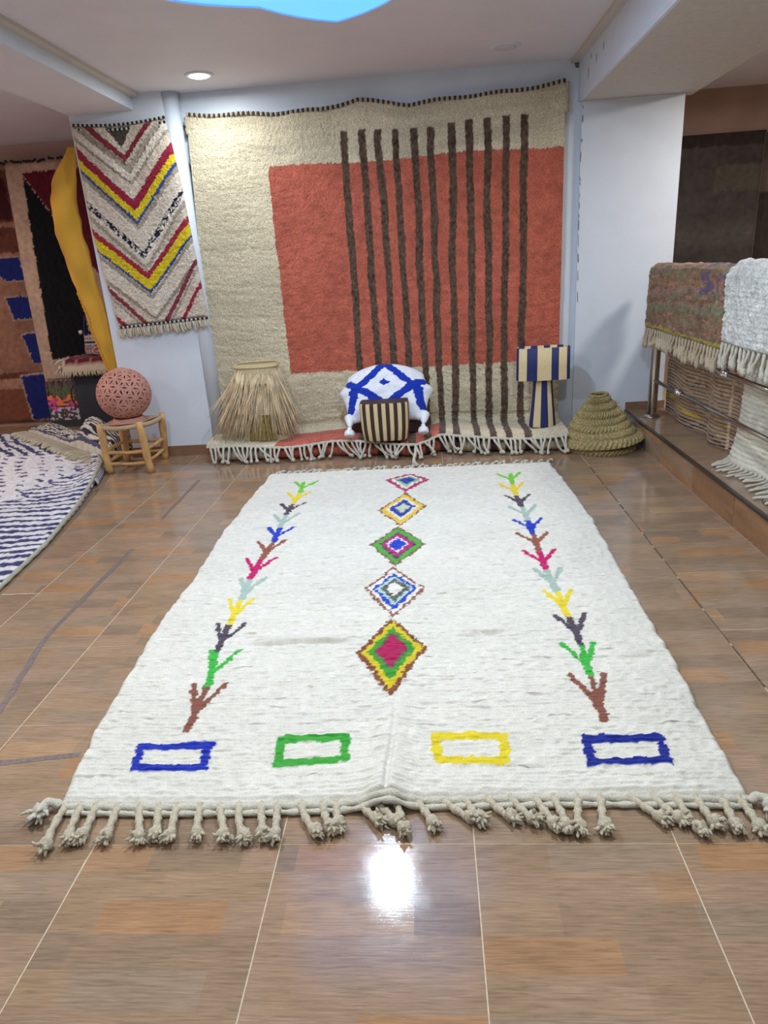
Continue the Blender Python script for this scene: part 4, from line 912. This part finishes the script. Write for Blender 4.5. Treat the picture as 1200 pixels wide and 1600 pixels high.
# ------------------------------------------------------------------ cushion on a pouf, small striped raffia stool in front
def pouf():
    r=empty('leather_pouf',(-.34,5.35,LEDGE)); sh=[]
    n=40; lv=[(.0,.17),(.02,.19),(.12,.205),(.2,.20),(.245,.185),(.26,.15),(.262,.0)]
    MB().lathe(lv,n,sx=1.15,sy=.62).build('body',M['dark'],r)
    tag(r,'dark brown low pouf half hidden under the blue and white cushion','pouf')
pouf()
def cushion():
    r=empty('blue_diamond_cushion',(-.345,5.30,.455)); r.rotation_euler=(math.radians(-30),0,0)
    n=120; s=np.linspace(-1,1,n)[None,:]+np.zeros((n,1)); t=np.linspace(1,-1,n)[:,None]+np.zeros((1,n))
    # outline: ears left and right, bulging top, hanging lower corners
    H=.225; W=.315
    xs=W*s*(1+.10*np.abs(t)**6)*(1-.06*np.abs(t)**2*(np.abs(s)<.9)); 
    xs=W*s*(1-.16*(1-np.abs(s))*0-.02*t); xs=xs*(1+.05*np.cos(PI*t))
    topb=H*(1-.42*np.abs(s)**2.2); botb=-H*(1-.10*(1-np.abs(s)**3)*0)-.03*np.abs(s)**4
    mid=.0; zs=np.where(t>0,t*topb,(-t)*botb); xs=xs*np.where(t>0,1+.10*np.exp(-((t-.05)/.18)**2),1+.10*np.exp(-((t)/.2)**2)-.04*(-t))
    th=.105*np.clip((1-np.abs(s)**3.0),0,1)**.55*np.clip((1-np.abs(t)**3.0),0,1)**.55
    wr=.0025*fnoise((n,n),4,4,501); C=base('#E2E7EE',n,n)
    jx=s+.01*fnoise((n,n),1.5,1.5,502); jz=t+.01*fnoise((n,n),1.5,1.5,503)
    bl='#1B37A8'
    def ln(a,b,w_): d,_=seg_d(jx,jz,a,b); return d<w_
    m_=ln((-.02,1.0),(-.62,.08),.115)|ln((-.02,1.0),(.62,.12),.115)|ln((-.62,.08),(-.0,-.62),.115)|ln((.62,.12),(-.0,-.62),.115)
    m_|=ln((-.62,.08),(-1.0,.48),.105)|ln((.62,.12),(1.0,.42),.12)|ln((-.62,.08),(-.90,-.65),.10)|ln((.62,.12),(.90,-.60),.10)
    m_|=(np.abs(jx+.03)+np.abs(jz-.20)<.14); m_|=ln((0,-.62),(-.5,-1),.07)|ln((0,-.62),(.5,-1),.07)
    paint(C,m_,bl); C*=(1+.03*fnoise((n,n),1,1,504))[...,None]
    V1,F1=grid(np.stack([xs,-th-.002+wr,zs],-1)); V2,F2=grid(np.stack([xs,th+.002,zs],-1))
    mesh('front_cover',V1,F1[:,::-1].copy(),M['flat'],r,True,np.clip(C,.005,1).reshape(-1,3)); mesh('back_cover',V2,F2,M['whitecloth'],r)
    for sx in (-1,1):
        b=MB(); x=sx*.285; b.tube(bez((x,-.0,-.195),(x*1.0,-.03,-.25),(x*.99,-.05,-.27),(x*.975,-.075,-.285),10),[.045,.040,.034,.029,.025,.022,.019,.016,.013,.010],12); co=b.build('corner',M['whitecloth'],r)
        t_=MB(); c=Vector((x*.975,-.105,-.315)); t_.blob(c,.018,0,10,7,.05)
        t_.lathe([(.006,0),(.028,-.006),(.036,-.022),(.038,-.04),(.034,-.052),(.02,-.05),(0,-.05)],24,c=(c.x,c.y-.01,c.z-.008),fn=lambda a,i,rr,z:(.003*math.cos(a*9)*(i>0),0)); t_.build('tassel',M['whitecloth'],co)
    tag(r,'plump white cushion with crossing blue lines and two tassels, above the striped box','cushion')
cushion()
STRB=[(.06,'b'),(.10,'c'),(.13,'b'),(.10,'c'),(.09,'b')]
def striped_loft(name,prof,stripes,mats,parent,c=(0,0,0),n=96,ribs=.0012,power=.5,sy=.5):
    """raffia-wrapped form: stripes run vertically; each stripe is its own material run, threads as ribs"""
    if isinstance(stripes,tuple):
        AA=np.linspace(0,2*PI,4000); rx0=prof[len(prof)//2 if len(prof)>5 else 0][0]; XX=np.sign(np.cos(AA))*np.abs(np.cos(AA))**power*rx0; YY=np.sign(np.sin(AA))*np.abs(np.sin(AA))**power*rx0*sy
        per=float(np.hypot(np.diff(XX),np.diff(YY)).sum()); r_,l_=stripes; gap=per-sum(w_ for w_,_ in r_+l_); m=max(1,int(gap/.05)); m+=1-(m%2); fill=[(gap/m,1-(r_[-1][1]) if q%2==0 else r_[-1][1]) for q in range(m)]
        stripes=r_+fill+l_[::-1]
    V=[];Fc=[];mi=[]; tot=sum(w_ for w_,_ in stripes)
    cuts=[];a=0
    for w_,m_ in stripes: cuts.append((a/tot,m_)); a+=w_
    def mt(f):
        q=0
        for x,m_ in cuts:
            if f>=x: q=m_
        return q
    dn=4000; A=np.linspace(-PI/2,1.5*PI,dn); cx_=np.sign(np.cos(A))*np.abs(np.cos(A))**power; sy_=sy*np.sign(np.sin(A))*np.abs(np.sin(A))**power
    cum=np.concatenate([[0],np.cumsum(np.hypot(np.diff(cx_),np.diff(sy_)))]); tt=np.arange(n)/n*cum[-1]; ux=np.interp(tt,cum,cx_); uy=np.interp(tt,cum,sy_)
    for i,(rx,z) in enumerate(prof):
        for k in range(n):
            r_=rx+(ribs if k%2 else 0); V.append((c[0]+r_*ux[k],c[1]+r_*uy[k],c[2]+z))
    for i in range(len(prof)-1):
        for k in range(n): Fc.append((i*n+k,i*n+(k+1)%n,(i+1)*n+(k+1)%n,(i+1)*n+k)); mi.append(mt((k+.5)/n))
    b=MB(); b.add(V,Fc); b.mi=mi; return b.build(name,mats,parent)
def striped_box():
    r=empty('striped_raffia_box',(-.352,5.085,LEDGE-.004)); R=.182; H=.285
    # front face = the part of the loop around angle -90 degrees; stripes alternate all around
    stripes=[(1,k%2) for k in range(26)]; m_=[M['brownraf'],M['creamraf']]
    prof=[(R*.86,0),(R*.92,.01),(R*.98,.10),(R,.2),(R*1.0,H-.012),(R*.98,H)]
    striped_loft('wrapped_body',prof,[(.5,1)]+[(1.15 if k%2==0 else 1,k%2) for k in range(35)]+[(.5,1)],m_,r,n=216,power=.45,sy=.62)
    V=[((R*.98)*math.copysign(abs(math.cos(a))**.45,math.cos(a)),R*.98*.62*math.copysign(abs(math.sin(a))**.45,math.sin(a)),H) for a in [2*PI*k/48 for k in range(48)]]
    MB().add(V,[tuple(range(48))]).build('lid',M['brownraf'],r,False)
    tag(r,'small box wrapped in dark brown and cream raffia stripes in front of the cushion','box')
striped_box()
def striped_lamp():
    r=empty('striped_table_lamp',(.842,5.24,LEDGE)); z0=-LEDGE; m_=[M['navy'],M['creamraf']]
    def st(seq): return seq
    # loop starts at the front centre and runs to the right, round the back, and in from the left
    shade=([(.047,1),(.052,0),(.056,1),(.10,0)],[(.051,1),(.070,0),(.060,1),(.06,0)])
    striped_loft('shade',[(.196,.505+z0),(.194,.60+z0),(.193,.74+z0),(.185,.742+z0),(.186,.60+z0),(.188,.507+z0)],shade,m_,r,n=220,power=.55,sy=.42)
    base_=([(.036,0),(.045,1),(.05,0)],[(.024,0),(.053,1),(.05,0)])
    striped_loft('column',[(.100,0),(.098,.03),(.085,.16),(.072,.30),(.068,.40)],base_,m_,r,n=120,power=.8,sy=.7)
    b=MB(); b.lathe([(0,.40),(.02,.40),(.02,.46),(.0,.46)],16); b.build('lamp_holder',M['whitecloth'],r)
    b=MB()
    for k in range(3): a=2*PI*k/3; b.tube([(0,0,.41),(.19*math.cos(a),.095*math.sin(a),.40)],.002,5)
    b.build('shade_spider',M['steel'],r)
    tag(r,'table lamp wrapped in navy and cream raffia stripes at the right end of the ledge','lamp')
striped_lamp()

# ------------------------------------------------------------------ esparto baskets
def basket_stack():
    def cone(r,R,H,top,seed,rows,tilt,z0,lbl,cat):
        t=empty('esparto_basket',r[:3]); t.rotation_euler=tilt; prof=[];rr=random.Random(seed); per=12
        N=rows*per
        for i in range(N+1):
            f=i/N; z=H*f; rad=R+(top-R)*(f**.82); ph=(i%per)/per; bulge=math.sin(PI*ph)**.8 if i<N else 0
            prof.append((rad+.016*bulge-.006,z+ (0 if i%per else -.004)))
        def fn(a,i,rad,z):
            br_=math.sin(a*50+ (i//per)*1.3+ (1 if (i//per)%2 else -1)*(i%per)*.55); return (.0065*br_+.006*math.sin(2*a+i*.11+seed),.008*math.sin(a+seed+ (i//per)*.9)*min(1,i/8)*(1 if i<N-2 else .3)+.002*br_)
        MB().lathe(prof,400,fn=fn).build('woven_wall',M['esparto'],t)
        MB().lathe([(a*.985-.008,b-.004) for a,b in prof[::6]],48).build('inner_wall',M['esparto'],t)
        b=MB(); b.tube([((top+.004)*math.cos(a),(top+.004)*math.sin(a),H+.003+.004*math.sin(a*20)) for a in [2*PI*k/60 for k in range(60)]],.009,8,closed=True); b.build('rim',M['esparto'],t)
        b=MB()
        for k in range(40):
            a=rr.uniform(0,2*PI); q=rr.uniform(0,.9); i=int(q*N); ra,z=prof[i]; p=Vector(((ra+.012)*math.cos(a),(ra+.012)*math.sin(a),z)); d=Vector((math.cos(a)*rr.uniform(.2,1),math.sin(a)*rr.uniform(.2,1),rr.uniform(-.6,.9)))*.025; b.tube([p,p+d*.5,p+d],[.0015,.0012,.0004],4)
        b.build('loose_fibres',M['esparto'],t)['kind']='stuff'
        return tag(t,lbl,cat,None)
    cone((1.245,5.08,.070),.312,.325,.058,3,7,(math.radians(1),math.radians(-4.5),0),0,'conical woven esparto basket turned upside down, uppermost of the two by the step','basket')
    t=cone((1.235,5.07,.004),.262,.10,.235,5,2,(0,0,.6),0,'flat esparto basket rim showing under the conical one','basket')
basket_stack()

# ------------------------------------------------------------------ railing
RX=1.655
def railing():
    r=empty('steel_railing',(RX,3.3,.18)); oy=3.3; z=lambda q:q-.18
    for y in (5.22,3.25,1.25):
        b=MB(); b.tube([(0,y-oy,0),(0,y-oy,z(1.19))],.034,24); po=sharp(b.build('post',M['steel'],r))
        MB().lathe([(0.0,.0),(.062,.0),(.062,.006),(.052,.016),(.033,.020),(.031,.03)],32,c=(0,y-oy,0)).build('base_flange',M['steel'],po)
    b=MB(); b.tube([(0,-.6,z(1.205)),(0,5.34-oy,z(1.205))],.033,24); sharp(b.build('top_rail',M['steel'],r))
    b=MB(); b.blob((0,5.34-oy,z(1.205)),.0335,0,20,12,0,(1,.4,1)); b.build('end_cap',M['chrome'],r)
    for zz,yc in ((.693,4.0),(.457,4.69)):
        b=MB(); b.tube([(0.0,-.6,z(zz)),(0.0,5.20-oy,z(zz))],.0135,14); ra=b.build('rail',M['steel'],r)
        b=MB(); b.blob((0,yc-oy,z(zz)),.028,0,16,10,0); b.tube([(0,yc-.055-oy,z(zz)),(0,yc+.055-oy,z(zz))],.0185,14); b.build('clamp',M['chrome'],ra)
    tag(r,'polished steel railing with two slim bars along the raised walkway','railing')
railing()
# ------------------------------------------------------------------ rugs over the railing
def saddle(name,label,y0,y1,zf,zb,colfn,seed,offr=.052,thick=.018,zft=None,res=.007,nf=0,fl=.10,frm='cordold',rows=0,xb=.0,bulge=.0,cat='rug',nofront=False,pileamp=.004):
    """rug folded over the top rail: path runs up the near side, over, and down the far side"""
    L1=1.205-zf; arc=PI*offr; L2=1.205-zb; T=L1+arc+L2; ns=int(T/res); nyy=int((y1-y0)/res)
    st=L1*.85 if nofront else 0
    s=np.linspace(st,T,ns)[:,None]+np.zeros((1,nyy)); y=np.linspace(y1,y0,nyy)[None,:]+np.zeros((ns,1))
    if zft is not None: pass
    ang=np.clip((s-L1)/offr,0,PI); X=-offr*np.cos(ang); Z=1.205+offr*np.sin(ang); Z=np.where(s<L1,1.205-(L1-s),Z); Z=np.where(s>L1+arc,1.205-(s-L1-arc),Z)
    pn=fnoise(s.shape,1,1,seed); side=np.where(s<L1+arc/2,-1,1); wv=bulge*np.sin(y*9+seed)*np.clip((1.15-Z)/.3,0,1)
    amp=pileamp*pn+.3*pileamp*fnoise(s.shape,1,4,seed+1)
    if rows: amp=amp+.006*np.abs(np.sin(Z*PI/rows+.3*fnoise(s.shape,6,12,seed+2)))
    NX=-np.cos(ang); NZ=np.sin(ang); e=smooth01(np.minimum(np.minimum(np.arange(ns)[:,None],ns-1-np.arange(ns)[:,None])/3,np.minimum(np.arange(nyy)[None,:],nyy-1-np.arange(nyy)[None,:])/3)); d=(thick+amp)*(.3+.7*e)
    X2=X+NX*d+wv+xb*(s>L1+arc); Z2=Z+NZ*d; C=colfn(X,y+.01*fnoise(s.shape,2,2,seed+3),s,L1,Z+.008*fnoise(s.shape,3,3,seed+4)); C=C*(1+.1*pn)[...,None]
    r=empty(name,(RX,(y0+y1)/2,zb)); oy=(y0+y1)/2
    V,Fc=grid(np.stack([X2,y-oy,Z2-zb],-1)); mesh('pile',V,Fc.copy(),M['pilec'],r,True,np.clip(C,.01,1).reshape(-1,3))
    V,Fc=grid(np.stack([X+wv+xb*(s>L1+arc),y-oy,Z-zb],-1)[::4,::4]); mesh('backing',V,Fc[:,::-1].copy(),M['cordold'],r)
    for k in range(nf):
        yy=y1-(y1-y0)*(k+.5)/nf-oy; b=MB(); zr=zf-zb; ln=fl*random.uniform(.75,1.1); dy=random.uniform(-.035,.035); x=-offr-thick*.7+bulge*math.sin((yy+oy)*9+seed)*.6
        P=bez((x,yy,zr+.006),(x-.008,yy,zr-ln*.3),(x-.012,yy+dy,zr-ln*.6),(x-.008,yy+dy*1.4,zr-ln),10); b.tube(P,[.008,.0085,.009,.0085,.009,.012,.010,.014,.016,.010],6,0,1.1,.2)
        for q in range(4):
            v=Vector((random.uniform(-.01,.004),random.uniform(-.014,.014),-.035)); b.tube([P[-3],P[-3]+v*.6,P[-3]+v],[.005,.004,.0015],4)
        b.build('tassel',M[frm],r)
    return tag(r,label,cat)
def f_mott(X,y,s,L1,Z):
    sh=s.shape; C=base('#8A6A4E',*sh); f=Z-.035*(5.3-y)   # bands sag slightly
    bands=[(1.26,'#8C6C74'),(1.235,'#7A6244'),(1.20,'#946A44'),(1.17,'#A8704C'),(1.14,'#A87A74'),(1.105,'#7C7858'),(1.08,'#7A4A3A'),(1.05,'#9A6A5A'),(1.03,'#6E8466'),(.995,'#7E7048'),(.96,'#8A5A44'),(.935,'#7E6A4C'),(.905,'#8C5048'),(.875,'#6A6A48'),(.845,'#B4A81E'),(.815,'#6E7A5A')]
    for z_,h in bands: paint(C,f+.035*(5.3-4.6)<z_,h)
    m1=fnoise(sh,1.0,3.5,601); paint(C,(m1>1.1),'#7E8460'); paint(C,(m1<-1.0),'#6A4030'); m2=fnoise(sh,1,7,602); paint(C,(m2>1.3),'#B08468'); C*=(1+.12*fnoise(sh,.8,2,604))[...,None]
    q=fnoise(sh,1.2,2,603); paint(C,(s<L1+.12)&(np.abs(y-4.10)<.20)&(Z>1.10)&(q>-.1),'#3A3478')
    paint(C,(s<L1)&(Z<.865)&(Z>.845-.01*np.sin(y*8)),'#BDB020'); return (C*.62+lin('#8A7255')*.38)*.95
saddle('mottled_runner','multicoloured mottled rug over the far end of the railing',3.93,5.30,.83,1.03,f_mott,610,nf=27,fl=.13,rows=.018,bulge=.006,pileamp=.0022,offr=.048)
def f_white(X,y,s,L1,Z):
    C=base('#CDD0CB',*s.shape); C*=(1+.05*fnoise(s.shape,6,3,621))[...,None]; return C
saddle('white_shaggy_rug','white shaggy rug over the railing at the right edge',2.6,3.91,.875,1.04,f_white,620,offr=.062,nf=26,fl=.12,frm='cordw',pileamp=.0026,rows=.022,bulge=.01,thick=.024)
def hang(name,label,x,y0,y1,z1,zfn,colfn,seed,amp=.03,freq=11,th=.012,rows=.028,nf=0,res=.0055,flare=0):
    ny=int((z1-.15)/res); nx=int((y1-y0)/res); yy=np.linspace(y1,y0,nx)[None,:]+np.zeros((ny,1)); t=np.linspace(0,1,ny)[:,None]+np.zeros((1,nx))
    zb=np.vectorize(zfn)(yy[0])[None,:]; Z=z1+(zb-z1)*t; X=x+amp*np.sin(yy*freq+1.2*np.sin(yy*3)+seed)*(.3+.7*t)-flare*t**6
    ph=np.abs(np.sin(Z*PI/rows+.25*fnoise((ny,nx),8,16,seed))); C=colfn(yy,Z,ph,ny,nx); X2=X-th*(.5+.5*ph)-.0015*fnoise((ny,nx),1,1,seed+1)
    c=(y0+y1)/2; r=empty(name,(x,c,float(zb.min()))); o=float(zb.min())
    V,Fc=grid(np.stack([X2-x,yy-c,Z-o],-1)); mesh('pile',V,Fc,M['flat'],r,True,np.clip(C,.01,1).reshape(-1,3))
    V,Fc=grid(np.stack([X-x+.002,yy-c,Z-o],-1)[::4,::4]); mesh('backing',V,Fc[:,::-1].copy(),M['cordold'],r)
    return r,c,o,X,yy
def c_tan(y,Z,ph,ny,nx):
    C=base('#A58D74',ny,nx); n=fnoise((ny,nx),2,30,701); C*=(1+.08*n)[...,None]; paint(C,(ph<.34)&(fnoise((ny,nx),.8,7,702)>-1.8),'#4A3E38')
    paint(C,(Z>.66)&(n>.4)&(ph>.22),'#96705E'); paint(C,(np.abs(Z-.30-.02*np.sin(y*5))<.014)&(fnoise((ny,nx),3,14,703)>-.2)&(ph>.2),'#B39A42'); paint(C,(Z<.245)&(ph<.55),'#34363C'); paint(C,(np.abs(y-4.22)<.012)|(np.abs(y-4.55)<.006),'#B9A58A'); return C
r,c,o,_,_=hang('tan_ribbed_rug','tan rug with fine dark rows hanging behind the railing bars',1.80,3.98,5.40,1.02,lambda y:.186,c_tan,710,amp=.030,rows=.024)
b=MB(); b.tube([(.0,-.70,1.02-o),(.0,.70,1.02-o)],.020,12); b.build('top_fold',M['cordold'],r)
tag(r,'tan rug with fine dark rows hanging behind the railing bars','rug')
def c_wh(y,Z,ph,ny,nx):
    C=base('#C9C6B4',ny,nx); C*=(1+.06*fnoise((ny,nx),2,20,721))[...,None]; paint(C,(ph<.15)&(fnoise((ny,nx),1,6,722)>.2),'#A09A88'); return C
r,c,o,X,yy=hang('cream_ribbed_rug','cream ribbed rug hanging behind the bars with its end spread on the walkway',1.765,2.7,3.97,1.02,lambda y:.20,c_wh,730,amp=.022,rows=.026,flare=.05)
b=MB(); b.tube([(.0,-.62,1.02-o),(.0,.62,1.02-o)],.020,12); b.build('top_fold',M['cordw'],r)
for k in range(34):
    y_=.62-1.24*k/33; j=int(k/33*(X.shape[1]-1)); x_=float(X[-1,j])-1.765-.008; b=MB(); ln=random.uniform(.10,.16); dy=random.uniform(-.03,.03)
    P=bez((x_,y_,.01),(x_-.02,y_,-.004),(x_-ln*.6,y_+dy,-.006),(x_-ln*.8,y_+dy,-.010),8); b.tube(P,[.008]*7+[.005],6,0,1.1,.18); b.build('tassel',M['cordw'],r)
tag(r,'cream ribbed rug hanging behind the bars with its end spread on the walkway','rug')

# ------------------------------------------------------------------ old tape strips on the floor
def tape(pts,wd,label):
    n=len(pts); V=[]
    rr=random.Random(len(pts)*7+int(wd*1e4)); c=(sum(p[0] for p in pts)/n,sum(p[1] for p in pts)/n)
    for z in (.0004,.0012):
        for i,(x,y) in enumerate(pts):
            a=Vector(pts[max(i-1,0)]);b=Vector(pts[min(i+1,n-1)]); d=(b-a).normalized(); s=Vector((-d.y,d.x))*wd*rr.uniform(.75,1.1)
            V+=[(x-s.x-c[0],y-s.y-c[1],z),(x+s.x-c[0],y+s.y-c[1],z)]
    m_=2*n; Fc=[]
    for i in range(n-1):
        a=2*i; Fc+=[(m_+a,m_+a+1,m_+a+3,m_+a+2),(a,a+2,a+3,a+1),(a,m_+a,m_+a+2,a+2),(a+1,a+3,m_+a+3,m_+a+1)]
    Fc+=[(0,1,m_+1,m_),(m_-2,2*m_-2,2*m_-1,m_-1)]
    o=mesh('tape_strip',V,Fc,M['tape'],None,False); o.location=(c[0],c[1],0); tag(o,label,'tape')
def interp(a,b,n): return [(a[0]+(b[0]-a[0])*i/(n-1)+random.uniform(-.003,.003),a[1]+(b[1]-a[1])*i/(n-1)) for i in range(n)]
tape(interp((-1.56,1.93),(-1.665,2.45),8)+interp((-1.668,2.55),(-1.682,3.40),10),.013,'long grey strip of old tape on the floor left of the white rug')
tape(interp((-1.690,3.88),(-1.705,4.68),8),.009,'thin short strip of old tape on the floor right of the stool')
tape(interp((-1.42,1.672),(-1.155,1.712),6),.012,'short grey strip of old tape pointing at the near left rug edge')
